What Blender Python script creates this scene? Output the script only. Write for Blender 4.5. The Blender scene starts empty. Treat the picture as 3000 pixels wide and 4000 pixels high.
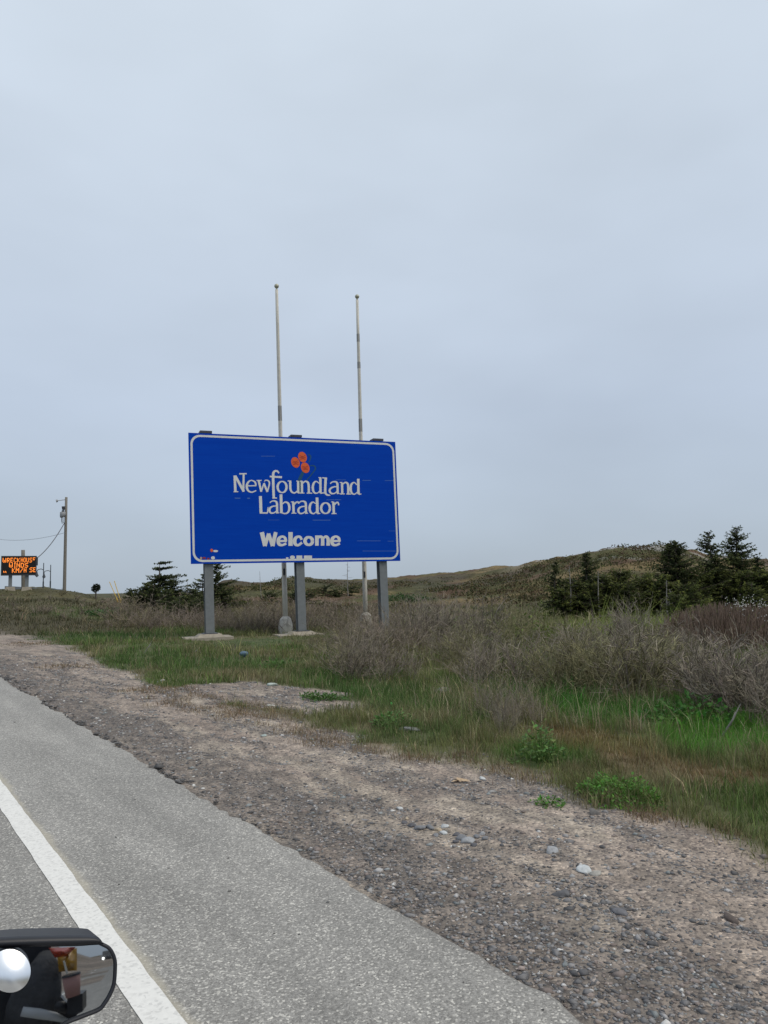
import bpy, math, random
import numpy as np
from mathutils import Vector, Matrix
R = math.radians
random.seed(7); rng = np.random.default_rng(11)
sc = bpy.context.scene
col = sc.collection

# ------------------------------------------------------------------ camera
CAM = np.array([0.0, 0.0, 1.7]); YAW, PITCH, ROLL = R(34.3), R(5.45), R(1.1); FPX = 3000.0
def _basis():
    f = np.array([math.sin(YAW)*math.cos(PITCH), math.cos(YAW)*math.cos(PITCH), math.sin(PITCH)])
    r = np.array([math.cos(YAW), -math.sin(YAW), 0.0]); u = np.cross(r, f)
    return r*math.cos(ROLL)-u*math.sin(ROLL), u*math.cos(ROLL)+r*math.sin(ROLL), f
CR, CU, CF = _basis()
cam = bpy.data.cameras.new('camera'); cam_o = bpy.data.objects.new('camera', cam); col.objects.link(cam_o)
cam.sensor_fit = 'VERTICAL'; cam.sensor_height = 24.0; cam.sensor_width = 18.0; cam.lens = 18.0
cam.clip_start = 0.05; cam.clip_end = 8000
M = Matrix.Identity(4)
for i in range(3):
    M[i][0], M[i][1], M[i][2], M[i][3] = CR[i], CU[i], -CF[i], CAM[i]
cam_o.matrix_world = M
sc.camera = cam_o

# ------------------------------------------------------------------ sky, sun, exposure
SUN_EL, SUN_AZ = 52.0, 150.0                      # high sun behind thin overcast, over the right shoulder
w = bpy.data.worlds.new('World'); sc.world = w; w.use_nodes = True
nt = w.node_tree; N = nt.nodes; L = nt.links; N.clear()
out = N.new('ShaderNodeOutputWorld'); bg = N.new('ShaderNodeBackground')
sky = N.new('ShaderNodeTexSky'); sky.sky_type = 'NISHITA'; sky.sun_disc = False
sky.sun_elevation = R(SUN_EL); sky.sun_rotation = R(SUN_AZ)
sky_s = N.new('ShaderNodeMix'); sky_s.data_type = 'RGBA'; sky_s.blend_type = 'MULTIPLY'; sky_s.inputs[0].default_value = 1
sky_s.inputs[7].default_value = (0.1, 0.1, 0.1, 1)
L.new(sky.outputs[0], sky_s.inputs[6])
tc = N.new('ShaderNodeTexCoord'); sep = N.new('ShaderNodeSeparateXYZ'); L.new(tc.outputs['Generated'], sep.inputs[0])
ramp = N.new('ShaderNodeValToRGB'); L.new(sep.outputs[2], ramp.inputs[0])
cr = ramp.color_ramp
cr.elements[0].position = 0.0; cr.elements[0].color = (0.43, 0.505, 0.592, 1)
cr.elements[1].position = 1.0; cr.elements[1].color = (0.78, 0.84, 0.92, 1)
e = cr.elements.new(0.22); e.color = (0.53, 0.615, 0.74, 1)
e = cr.elements.new(0.62); e.color = (0.665, 0.75, 0.848, 1)
mp = N.new('ShaderNodeMapping'); mp.inputs['Scale'].default_value = (1.3, 1.3, 3.2); L.new(tc.outputs['Generated'], mp.inputs[0])
nz = N.new('ShaderNodeTexNoise'); nz.inputs['Scale'].default_value = 1.5; nz.inputs['Detail'].default_value = 4; nz.inputs['Roughness'].default_value = .45
L.new(mp.outputs[0], nz.inputs['Vector'])
mr = N.new('ShaderNodeMapRange'); mr.inputs[1].default_value = .3; mr.inputs[2].default_value = .7; mr.inputs[3].default_value = .90; mr.inputs[4].default_value = 1.09
L.new(nz.outputs[0], mr.inputs[0])
cl = N.new('ShaderNodeMix'); cl.data_type = 'RGBA'; cl.blend_type = 'MULTIPLY'; cl.inputs[0].default_value = 1
L.new(ramp.outputs[0], cl.inputs[6]); L.new(mr.outputs[0], cl.inputs[7])
mx = N.new('ShaderNodeMix'); mx.data_type = 'RGBA'; mx.inputs[0].default_value = 0.93
L.new(sky_s.outputs[2], mx.inputs[6]); L.new(cl.outputs[2], mx.inputs[7])
L.new(mx.outputs[2], bg.inputs[0]); bg.inputs[1].default_value = 1.03; L.new(bg.outputs[0], out.inputs[0])
sl = bpy.data.lights.new('sun', 'SUN'); sl.energy = 1.5; sl.angle = R(30); sl.color = (1, .89, .74)
so = bpy.data.objects.new('sun', sl); col.objects.link(so)
sd = Vector((math.sin(R(SUN_AZ))*math.cos(R(SUN_EL)), math.cos(R(SUN_AZ))*math.cos(R(SUN_EL)), math.sin(R(SUN_EL))))
so.rotation_euler = sd.to_track_quat('Z', 'Y').to_euler()
vs = sc.view_settings; vs.view_transform = 'Standard'; vs.look = 'None'; vs.exposure = 0.0; vs.gamma = 1.0; vs.use_curve_mapping = False

# ------------------------------------------------------------------ helpers
K = 3000/1659.0                                   # survey sheet units -> sensor units
def ray(px, py):
    d = CR*(px-1500)/FPX + CU*(2000-py)/FPX + CF
    return d/np.linalg.norm(d)
def rayd(x, y): return ray(x*K, y*K)
def ss(a, b, x):
    t = np.clip((np.asarray(x, float)-a)/(b-a), 0, 1); return t*t*(3-2*t)
def vnoise(x, y, seed=0):
    x = np.asarray(x, float); y = np.asarray(y, float)
    xi = np.floor(x).astype(np.int64); yi = np.floor(y).astype(np.int64); fx = x-xi; fy = y-yi
    fx = fx*fx*(3-2*fx); fy = fy*fy*(3-2*fy)
    def h(a, b):
        n = (a*374761393 + b*668265263 + seed*1274126177) & 0x7fffffff
        n = ((n ^ (n >> 13))*1274126177) & 0x7fffffff
        return ((n ^ (n >> 16)) & 0xffff)/65535.0
    return (h(xi, yi)*(1-fx)+h(xi+1, yi)*fx)*(1-fy)+(h(xi, yi+1)*(1-fx)+h(xi+1, yi+1)*fx)*fy
def fbm(x, y, o=4, seed=0):
    s = 0; a = .5; t = 0
    for i in range(o):
        s = s+a*vnoise(x*2**i, y*2**i, seed+i*17); t += a; a *= .5
    return s/t

ORG = {}
def tag(o, label=None, cat=None, group=None, kind=None):
    if label: o['label'] = label
    if cat: o['category'] = cat
    if group: o['group'] = group
    if kind: o['kind'] = kind
    return o
def thing(name, loc, label, cat, group=None):
    o = bpy.data.objects.new(name, None); col.objects.link(o); o.location = tuple(loc); o.empty_display_size = .3
    ORG[o.name] = np.array(loc, float)
    return tag(o, label, cat, group)
def mesh_obj(name, V, F, mat, parent=None, smooth=False, cols=None, origin=None):
    """V in world metres; object origin is the parent's base (or `origin`)."""
    V = np.asarray(V, float).reshape(-1, 3)
    org = ORG[parent.name] if parent is not None else (np.array(origin, float) if origin is not None else np.zeros(3))
    me = bpy.data.meshes.new(name); V = V-org
    if isinstance(F, np.ndarray):
        n, k = F.shape
        me.vertices.add(len(V)); me.vertices.foreach_set('co', V.astype(np.float32).ravel())
        me.loops.add(n*k); me.loops.foreach_set('vertex_index', F.astype(np.int32).ravel())
        me.polygons.add(n); me.polygons.foreach_set('loop_start', np.arange(0, n*k, k, dtype=np.int32))
        me.update(calc_edges=True)
    else:
        me.from_pydata([tuple(v) for v in V], [], F); me.update()
    if smooth: me.polygons.foreach_set('use_smooth', np.ones(len(me.polygons), bool))
    if cols is not None:
        a = me.color_attributes.new('Col', 'FLOAT_COLOR', 'POINT')
        c = np.asarray(cols, np.float32)
        if c.shape[1] == 3: c = np.hstack([c, np.ones((len(c), 1), np.float32)])
        a.data.foreach_set('color', c.ravel())
    if mat: me.materials.append(mat)
    o = bpy.data.objects.new(name, me); col.objects.link(o)
    if parent is not None: o.parent = parent
    elif origin is not None: o.location = tuple(origin)
    ORG[o.name] = org
    return o
class MB:
    def __init__(s): s.v = []; s.f = []; s.n = 0
    def add(s, V, F):
        s.v.append(np.asarray(V, float).reshape(-1, 3)); s.f += [tuple(i+s.n for i in f) for f in F]; s.n += len(s.v[-1]); return s
    def box(s, c, ax, ay, az, top=1.0):
        c = np.asarray(c, float); ax, ay, az = [np.asarray(q, float) for q in (ax, ay, az)]
        V = []
        for k in (-1, 1):
            t = top if k == 1 else 1
            for i, j in ((-1, -1), (1, -1), (1, 1), (-1, 1)): V.append(c+ax*i*t+ay*j*t+az*k)
        return s.add(V, [(3, 2, 1, 0), (4, 5, 6, 7), (0, 1, 5, 4), (1, 2, 6, 5), (2, 3, 7, 6), (3, 0, 4, 7)])
    def tube(s, pts, rad, n=8, cap=True):
        pts = [np.asarray(p, float) for p in pts]; rad = [rad]*len(pts) if np.isscalar(rad) else rad
        V = []; prev = None
        for i, p in enumerate(pts):
            d = pts[min(i+1, len(pts)-1)]-pts[max(i-1, 0)]; d = d/(np.linalg.norm(d)+1e-9)
            if prev is None:
                a = np.array([1., 0, 0]) if abs(d[0]) < .9 else np.array([0, 1., 0])
            else: a = prev
            a = a-d*(a@d); a /= np.linalg.norm(a)+1e-9; b = np.cross(d, a); prev = a
            for k in range(n):
                t = 2*math.pi*k/n; V.append(p+(a*math.cos(t)+b*math.sin(t))*rad[i])
        F = []
        for i in range(len(pts)-1):
            for k in range(n):
                F.append((i*n+k, i*n+(k+1) % n, (i+1)*n+(k+1) % n, (i+1)*n+k))
        if cap: F += [tuple(range(n-1, -1, -1)), tuple((len(pts)-1)*n+k for k in range(n))]
        return s.add(V, F)
    def sphere(s, c, r, nu=12, nv=8):
        return s.tube([np.asarray(c, float)+np.array([0, 0, -r*math.cos(math.pi*i/nv)]) for i in range(nv+1)],
                      [max(r*math.sin(math.pi*i/nv), 1e-4) for i in range(nv+1)], nu)
    def build(s, name, mat, parent=None, smooth=False, **k):
        return mesh_obj(name, np.vstack(s.v), s.f, mat, parent, smooth, **k)

# ------------------------------------------------------------------ materials
def mat(name, color=(.5, .5, .5), rough=.8, metal=0., var=.0, scale=8., bump=0., bscale=40., spec=.3, dist=.01):
    m = bpy.data.materials.new(name); m.use_nodes = True; nt = m.node_tree; b = nt.nodes['Principled BSDF']
    b.inputs['Roughness'].default_value = rough; b.inputs['Metallic'].default_value = metal
    b.inputs['Specular IOR Level'].default_value = spec
    b.inputs['Base Color'].default_value = (*color, 1)
    tc = nt.nodes.new('ShaderNodeTexCoord')
    if var:
        n = nt.nodes.new('ShaderNodeTexNoise'); n.inputs['Scale'].default_value = scale; n.inputs['Detail'].default_value = 6; n.inputs['Roughness'].default_value = .65
        nt.links.new(tc.outputs['Object'], n.inputs['Vector'])
        mr = nt.nodes.new('ShaderNodeMapRange'); mr.inputs[1].default_value = .3; mr.inputs[2].default_value = .7
        mr.inputs[3].default_value = 1-var; mr.inputs[4].default_value = 1+var; nt.links.new(n.outputs[0], mr.inputs[0])
        x = nt.nodes.new('ShaderNodeMix'); x.data_type = 'RGBA'; x.blend_type = 'MULTIPLY'; x.inputs[0].default_value = 1
        x.inputs[6].default_value = (*color, 1); nt.links.new(mr.outputs[0], x.inputs[7]); nt.links.new(x.outputs[2], b.inputs['Base Color'])
    if bump:
        n2 = nt.nodes.new('ShaderNodeTexNoise'); n2.inputs['Scale'].default_value = bscale; n2.inputs['Detail'].default_value = 5
        nt.links.new(tc.outputs['Object'], n2.inputs['Vector'])
        bp = nt.nodes.new('ShaderNodeBump'); bp.inputs['Strength'].default_value = bump; bp.inputs['Distance'].default_value = dist
        nt.links.new(n2.outputs[0], bp.inputs['Height']); nt.links.new(bp.outputs[0], b.inputs['Normal'])
    return m
def attr_mat(name, rough=.85, trans=0., var=0., scale=3., spec=.15):
    m = bpy.data.materials.new(name); m.use_nodes = True; nt = m.node_tree; b = nt.nodes['Principled BSDF']
    b.inputs['Roughness'].default_value = rough; b.inputs['Specular IOR Level'].default_value = spec
    a = nt.nodes.new('ShaderNodeAttribute'); a.attribute_name = 'Col'; src = a.outputs['Color']
    if var:
        tc = nt.nodes.new('ShaderNodeTexCoord'); n = nt.nodes.new('ShaderNodeTexNoise'); n.inputs['Scale'].default_value = scale; n.inputs['Detail'].default_value = 8; n.inputs['Roughness'].default_value = .7
        nt.links.new(tc.outputs['Object'], n.inputs['Vector'])
        mr = nt.nodes.new('ShaderNodeMapRange'); mr.inputs[1].default_value = .3; mr.inputs[2].default_value = .7; mr.inputs[3].default_value = 1-var; mr.inputs[4].default_value = 1+var
        nt.links.new(n.outputs[0], mr.inputs[0]); x = nt.nodes.new('ShaderNodeMix'); x.data_type = 'RGBA'; x.blend_type = 'MULTIPLY'; x.inputs[0].default_value = 1
        nt.links.new(src, x.inputs[6]); nt.links.new(mr.outputs[0], x.inputs[7]); src = x.outputs[2]
    nt.links.new(src, b.inputs['Base Color'])
    if trans:
        t = nt.nodes.new('ShaderNodeBsdfTranslucent'); nt.links.new(src, t.inputs[0]); s = nt.nodes.new('ShaderNodeMixShader'); s.inputs[0].default_value = trans
        nt.links.new(b.outputs[0], s.inputs[1]); nt.links.new(t.outputs[0], s.inputs[2]); nt.links.new(s.outputs[0], nt.nodes['Material Output'].inputs[0])
    return m

def asphalt_material():
    m = bpy.data.materials.new('asphalt'); m.use_nodes = True; nt = m.node_tree; nd = nt.nodes; lk = nt.links; b = nd['Principled BSDF']
    b.inputs['Roughness'].default_value = .82; b.inputs['Specular IOR Level'].default_value = .35
    tc = nd.new('ShaderNodeTexCoord'); P = tc.outputs['Object']
    v = nd.new('ShaderNodeTexVoronoi'); v.inputs['Scale'].default_value = 105; lk.new(P, v.inputs['Vector'])
    r1 = nd.new('ShaderNodeValToRGB'); c = r1.color_ramp
    c.elements[0].position = 0.; c.elements[0].color = (.195, .187, .172, 1); c.elements[1].position = 1; c.elements[1].color = (.60, .575, .515, 1)
    e = c.elements.new(.55); e.color = (.285, .274, .252, 1); e = c.elements.new(.84); e.color = (.335, .322, .296, 1)
    sp = nd.new('ShaderNodeSeparateColor'); lk.new(v.outputs['Color'], sp.inputs[0]); lk.new(sp.outputs[0], r1.inputs[0])
    v2 = nd.new('ShaderNodeTexVoronoi'); v2.inputs['Scale'].default_value = 260; lk.new(P, v2.inputs['Vector'])
    s2 = nd.new('ShaderNodeSeparateColor'); lk.new(v2.outputs['Color'], s2.inputs[0])
    m2 = nd.new('ShaderNodeMapRange'); m2.inputs[3].default_value = .80; m2.inputs[4].default_value = 1.2; lk.new(s2.outputs[1], m2.inputs[0])
    n = nd.new('ShaderNodeTexNoise'); n.inputs['Scale'].default_value = 2.4; n.inputs['Detail'].default_value = 6; mpp = nd.new('ShaderNodeMapping'); mpp.inputs['Scale'].default_value = (1.2, .22, 1); lk.new(P, mpp.inputs[0]); lk.new(mpp.outputs[0], n.inputs['Vector'])
    m3 = nd.new('ShaderNodeMapRange'); m3.inputs[1].default_value = .3; m3.inputs[2].default_value = .7; m3.inputs[3].default_value = .82; m3.inputs[4].default_value = 1.13; lk.new(n.outputs[0], m3.inputs[0])
    mu = nd.new('ShaderNodeMath'); mu.operation = 'MULTIPLY'; lk.new(m2.outputs[0], mu.inputs[0]); lk.new(m3.outputs[0], mu.inputs[1])
    x = nd.new('ShaderNodeMix'); x.data_type = 'RGBA'; x.blend_type = 'MULTIPLY'; x.inputs[0].default_value = 1; lk.new(r1.outputs[0], x.inputs[6]); lk.new(mu.outputs[0], x.inputs[7])
    # blown sand lying along the outer side of the painted line
    sx = nd.new('ShaderNodeSeparateXYZ'); lk.new(P, sx.inputs[0])
    nn = nd.new('ShaderNodeTexNoise'); nn.inputs['Scale'].default_value = 2.2; nn.inputs['Detail'].default_value = 7; nn.inputs['Roughness'].default_value = .7; lk.new(P, nn.inputs['Vector'])
    a1 = nd.new('ShaderNodeMath'); a1.operation = 'MULTIPLY_ADD'; a1.inputs[1].default_value = .16; lk.new(nn.outputs[0], a1.inputs[0]); lk.new(sx.outputs[0], a1.inputs[2])
    f1 = nd.new('ShaderNodeMapRange'); f1.interpolation_type = 'SMOOTHSTEP'; f1.inputs[1].default_value = 1.215; f1.inputs[2].default_value = 1.265; f1.inputs[3].default_value = .6; f1.inputs[4].default_value = 0.; lk.new(a1.outputs[0], f1.inputs[0])
    f2 = nd.new('ShaderNodeMapRange'); f2.inputs[1].default_value = 1.06; f2.inputs[2].default_value = 1.08; lk.new(sx.outputs[0], f2.inputs[0])
    f3 = nd.new('ShaderNodeMath'); f3.operation = 'MULTIPLY'; lk.new(f1.outputs[0], f3.inputs[0]); lk.new(f2.outputs[0], f3.inputs[1])
    sand = nd.new('ShaderNodeMix'); sand.data_type = 'RGBA'; lk.new(f3.outputs[0], sand.inputs[0]); lk.new(x.outputs[2], sand.inputs[6]); sand.inputs[7].default_value = (.46, .42, .33, 1)
    lk.new(sand.outputs[2], b.inputs['Base Color'])
    bp = nd.new('ShaderNodeBump'); bp.inputs['Strength'].default_value = .5; bp.inputs['Distance'].default_value = .004; lk.new(v.outputs['Distance'], bp.inputs['Height']); bp.invert = True
    lk.new(bp.outputs[0], b.inputs['Normal'])
    return m
def ground_material():
    m = bpy.data.materials.new('earth_and_gravel'); m.use_nodes = True; nt = m.node_tree; nd = nt.nodes; lk = nt.links; b = nd['Principled BSDF']
    b.inputs['Roughness'].default_value = .92; b.inputs['Specular IOR Level'].default_value = .15
    tc = nd.new('ShaderNodeTexCoord'); P = tc.outputs['Object']
    a = nd.new('ShaderNodeAttribute'); a.attribute_name = 'Col'
    v = nd.new('ShaderNodeTexVoronoi'); v.inputs['Scale'].default_value = 60; lk.new(P, v.inputs['Vector'])
    s = nd.new('ShaderNodeSeparateColor'); lk.new(v.outputs['Color'], s.inputs[0])
    r1 = nd.new('ShaderNodeValToRGB'); c = r1.color_ramp
    c.elements[0].position = 0; c.elements[0].color = (.42, .43, .47, 1); c.elements[1].position = 1; c.elements[1].color = (1.75, 1.72, 1.66, 1)
    e = c.elements.new(.25); e.color = (.75, .75, .77, 1); e = c.elements.new(.45); e.color = (1, 1, 1, 1); e = c.elements.new(.9); e.color = (1.15, 1.13, 1.1, 1)
    lk.new(s.outputs[0], r1.inputs[0])
    x = nd.new('ShaderNodeMix'); x.data_type = 'RGBA'; x.blend_type = 'MULTIPLY'; lk.new(a.outputs['Alpha'], x.inputs[0]); lk.new(a.outputs['Color'], x.inputs[6]); lk.new(r1.outputs[0], x.inputs[7])
    n = nd.new('ShaderNodeTexNoise'); n.inputs['Scale'].default_value = 5; n.inputs['Detail'].default_value = 9; n.inputs['Roughness'].default_value = .72; lk.new(P, n.inputs['Vector'])
    m3 = nd.new('ShaderNodeMapRange'); m3.inputs[1].default_value = .3; m3.inputs[2].default_value = .7; m3.inputs[3].default_value = .62; m3.inputs[4].default_value = 1.38; lk.new(n.outputs[0], m3.inputs[0])
    y = nd.new('ShaderNodeMix'); y.data_type = 'RGBA'; y.blend_type = 'MULTIPLY'; y.inputs[0].default_value = 1; lk.new(x.outputs[2], y.inputs[6]); lk.new(m3.outputs[0], y.inputs[7])
    lk.new(y.outputs[2], b.inputs['Base Color'])
    n2 = nd.new('ShaderNodeTexNoise'); n2.inputs['Scale'].default_value = 22; n2.inputs['Detail'].default_value = 8; lk.new(P, n2.inputs['Vector'])
    bp = nd.new('ShaderNodeBump'); bp.inputs['Strength'].default_value = .8; bp.inputs['Distance'].default_value = .025; lk.new(n2.outputs[0], bp.inputs['Height'])
    bp2 = nd.new('ShaderNodeBump'); bp2.inputs['Strength'].default_value = .6; bp2.inputs['Distance'].default_value = .012; bp2.invert = True; lk.new(v.outputs['Distance'], bp2.inputs['Height']); lk.new(bp.outputs[0], bp2.inputs['Normal'])
    lk.new(bp2.outputs[0], b.inputs['Normal'])
    return m
def line_material():
    m = mat('road_paint', (.74, .725, .68), .6, var=.07, scale=30, bump=.2, bscale=160, dist=.002)
    nt = m.node_tree; b = nt.nodes['Principled BSDF']; src = b.inputs['Base Color'].links[0].from_socket
    tc = nt.nodes.new('ShaderNodeTexCoord'); v = nt.nodes.new('ShaderNodeTexVoronoi'); v.inputs['Scale'].default_value = 70; nt.links.new(tc.outputs['Object'], v.inputs['Vector'])
    s = nt.nodes.new('ShaderNodeSeparateColor'); nt.links.new(v.outputs['Color'], s.inputs[0])
    g = nt.nodes.new('ShaderNodeMapRange'); g.inputs[1].default_value = .74; g.inputs[2].default_value = .9; g.inputs[3].default_value = 0; g.inputs[4].default_value = .38; nt.links.new(s.outputs[0], g.inputs[0])
    x = nt.nodes.new('ShaderNodeMix'); x.data_type = 'RGBA'; nt.links.new(g.outputs[0], x.inputs[0]); nt.links.new(src, x.inputs[6]); x.inputs[7].default_value = (.42, .41, .39, 1)
    nt.links.new(x.outputs[2], b.inputs['Base Color']); return m
def panel_material():
    m = mat('sign_blue', (.0, .033, .29), .5, spec=.06)
    nt = m.node_tree; b = nt.nodes['Principled BSDF']; tc = nt.nodes.new('ShaderNodeTexCoord')
    mp = nt.nodes.new('ShaderNodeMapping'); mp.inputs['Scale'].default_value = (.5, .5, 9); nt.links.new(tc.outputs['Object'], mp.inputs[0])
    n = nt.nodes.new('ShaderNodeTexNoise'); n.inputs['Scale'].default_value = 1.6; n.inputs['Detail'].default_value = 6; n.inputs['Roughness'].default_value = .7; nt.links.new(mp.outputs[0], n.inputs['Vector'])
    r = nt.nodes.new('ShaderNodeMapRange'); r.inputs[1].default_value = .35; r.inputs[2].default_value = .85; nt.links.new(n.outputs[0], r.inputs[0])
    x = nt.nodes.new('ShaderNodeMix'); x.data_type = 'RGBA'; nt.links.new(r.outputs[0], x.inputs[0]); x.inputs[6].default_value = (.0, .047, .41, 1); x.inputs[7].default_value = (.001, .062, .47, 1)
    nt.links.new(x.outputs[2], b.inputs['Base Color']); return m
def emit_mat(name, c, s):
    m = bpy.data.materials.new(name); m.use_nodes = True; b = m.node_tree.nodes['Principled BSDF']
    b.inputs['Base Color'].default_value = (*c, 1); b.inputs['Emission Color'].default_value = (*c, 1); b.inputs['Emission Strength'].default_value = s; return m

MT = dict(
    asphalt=asphalt_material(), ground=ground_material(), paint=line_material(), blue=panel_material(),
    white=mat('sign_white', (.68, .69, .675), .5, var=.07, scale=5), alu=mat('sign_back', (.3, .31, .32), .5, metal=.6),
    steel=mat('galvanised_steel', (.195, .21, .217), .55, metal=.25, var=.12, scale=6, bump=.15),
    steel_d=mat('dark_steel', (.07, .075, .085), .55, metal=.3), concrete=mat('concrete', (.31, .275, .22), .9, var=.22, scale=7, bump=.5, bscale=25),
    concrete_pale=mat('pale_concrete', (.47, .45, .40), .9, var=.2, scale=9, bump=.5, bscale=25), fabric=mat('dark_fabric', (.055, .056, .06), .9, var=.5, scale=9, bump=.8, bscale=14, dist=.03),
    orange=mat('emblem_orange', (.72, .12, .03), .5, var=.1, scale=9), red=mat('emblem_red', (.30, .03, .02), .5), green=mat('emblem_green', (.006, .075, .17), .5),
    scratch=mat('scratched_film', (.07, .17, .46), .5), polew=mat('flagpole_paint', (.56, .54, .48), .5, var=.1, scale=5), poled=mat('flagpole_worn', (.25, .25, .24), .6),
    ball=mat('finial_gold', (.40, .40, .31), .4, metal=.3), wood=mat('weathered_wood', (.20, .185, .16), .9, var=.22, scale=9, bump=.5, bscale=18),
    black=mat('black_plastic', (.016, .017, .022), .45, var=.15, scale=20, spec=.45), led=emit_mat('led_amber', (1., .26, .03), 1.0), ledf=mat('led_face', (.012, .010, .010), .6),
    trafo=mat('transformer_grey', (.28, .29, .30), .5), wire=mat('wire', (.10, .10, .11), .6), yellow=mat('guy_yellow', (.55, .36, .05), .55),
    rock=mat('rock', (.34, .34, .335), .9, var=.3, scale=6, bump=.7, bscale=12, dist=.03), bark=mat('bark', (.10, .085, .07), .95, var=.3, scale=12, bump=.5, bscale=30), snag=mat('dead_wood', (.25, .235, .215), .9, var=.25, scale=9),
    needles=attr_mat('spruce_needles', .8, .3, .3, 2.5), grass=attr_mat('grass_blades', .75, .32), twig=attr_mat('twigs', .9, 0.), leaf=attr_mat('leaves', .6, .3, .2, 20, .3),
    stone=attr_mat('stones', .9, 0, .3, 30), heath=attr_mat('heath_tufts', .9, .15),
    blue_trash=mat('blue_plastic', (.10, .16, .22), .4, var=.3, scale=30), dry=mat('dry_leaf', (.46, .34, .22), .8, var=.2, scale=30),
    rail=mat('guardrail', (.17, .19, .21), .5, metal=.4), lampm=mat('lamp_metal', (.05, .06, .07), .5),
)

# ------------------------------------------------------------------ terrain
crest = [(420, 1296), (480, 1264), (500, 1259), (560, 1258), (640, 1251), (700, 1254), (800, 1252), (850, 1249), (900, 1246), (960, 1238), (1050, 1229), (1120, 1223), (1180, 1211),
         (1225, 1204), (1300, 1191), (1340, 1188), (1380, 1190), (1420, 1185), (1450, 1185), (1500, 1193), (1540, 1203), (1600, 1214), (1659, 1210)]
_ca = []; _ce = []
for x, y in crest:
    d = rayd(x, y); _ca.append(math.degrees(math.atan2(d[0], d[1]))); _ce.append(d[2]/math.hypot(d[0], d[1]))
_ca = [-180, -90, -20, 5, 14] + _ca + [75, 100, 140, 180]; _ce = [.06, .05, -.01, -.02, -.02] + _ce + [.024, .03, .05, .06]
def Hgt(x, y):
    x = np.asarray(x, float); y = np.asarray(y, float)
    r = np.hypot(x, y); az = np.degrees(np.arctan2(x, y))
    # knoll on the left that carries the message board, the shallow saddle next to it
    A = np.interp(az, [-60, -20, 2, 10.5, 12.5, 14.5, 17, 20, 24], [0, 1.2, 1.75, 1.75, 1.5, 1.05, .75, .3, 0])
    end = np.interp(az, [-20, 10.5, 12.5, 20], [118, 112, 78, 74])
    z = A*ss(28, 66, r) - np.clip((r-end)*.07, 0, 12)*np.interp(az, [-60, -20, 17, 22], [0, 1, 1, 0])
    z = z + .03*ss(12, 26, r)*(1-ss(32, 46, r))*np.interp(az, [0, 8, 60, 75], [0, 1, 1, 0])
    Rc = 125+22*np.sin(az*.21)
    e = np.interp(az, _ca, _ce)
    top = 1.7+Rc*e
    hz = top*ss(0, 1, (r-42)/(Rc-42))
    hz = hz - np.clip((r-Rc)*.09, 0, 16)*(r > Rc)
    wgt = np.interp(az, [-180, -60, 10, 18, 22], [1, 1, 0, .15, 1])
    wgt = wgt*np.where(y < 0, 1-np.exp(-(x/15.0)**2), 1.0)
    z = z + hz*wgt
    z = z + (fbm(x/11+7, y/11, 4, 3)-.5)*np.clip((r-30)/60, 0, 1)*1.3*(1-.75*ss(95, 125, r))
    z = z + (fbm(x/2.6, y/2.6+5, 3, 9)-.5)*.16*ss(3.6, 8, x)
    z = z + (fbm(x/6.5, y/6.5, 4, 31)-.5)*1.5*ss(70, 100, r)*np.interp(az, [15, 22], [0, 1]) + (fbm(x/1.8, y/1.8, 3, 37)-.5)*.45*ss(45, 70, r)
    # gravel shoulder, shallow swale, field
    sh = -.035-.05*ss(2.4, 5.5, x) + (fbm(x/.45, y/.9, 4, 21)-.5)*.085*ss(2.35, 3.0, x) + (fbm(x/.16, y/.2, 3, 5)-.5)*.018*ss(2.35, 2.7, x)*(1-ss(8, 11, r))
    sw = -.16*np.exp(-((x-8.6)/2.2)**2)*(1-ss(14, 22, y))
    z = z + np.where(x > 2.3, sh+sw, -.06)
    return z
def rise(x, y):                                   # road surface follows the broad relief only
    r = np.hypot(x, y); az = np.degrees(np.arctan2(x, y))
    A = np.interp(az, [-60, -20, 2, 10.5], [0, 1.2, 1.75, 1.75])
    z = A*ss(28, 66, r) - np.clip((r-np.interp(az, [-20, 10.5], [118, 112]))*.07, 0, 12)*np.interp(az, [-60, -20, 17], [0, 1, 1])
    return z
def ground_at(d, lo=1.5, hi=300):                 # where a sight line meets the terrain
    ts = np.geomspace(lo, hi, 900); P = CAM[None]+d[None]*ts[:, None]; h = P[:, 2]-Hgt(P[:, 0], P[:, 1])
    k = np.argmax(h < 0)
    if h.min() > 0: k = len(ts)-1
    return P[k]*.5+P[max(k-1, 0)]*.5
def G(x, y):
    p = ground_at(rayd(x, y)); return np.array([p[0], p[1], float(Hgt(p[0], p[1]))])
def at_range(x, r):                               # ground point in direction of sheet column x at horizontal range r
    d = rayd(x, 1280); h = math.hypot(d[0], d[1]); px, py = d[0]/h*r, d[1]/h*r
    return np.array([px, py, float(Hgt(px, py))])
def az_of(p): return math.degrees(math.atan2(p[0], p[1]))

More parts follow.
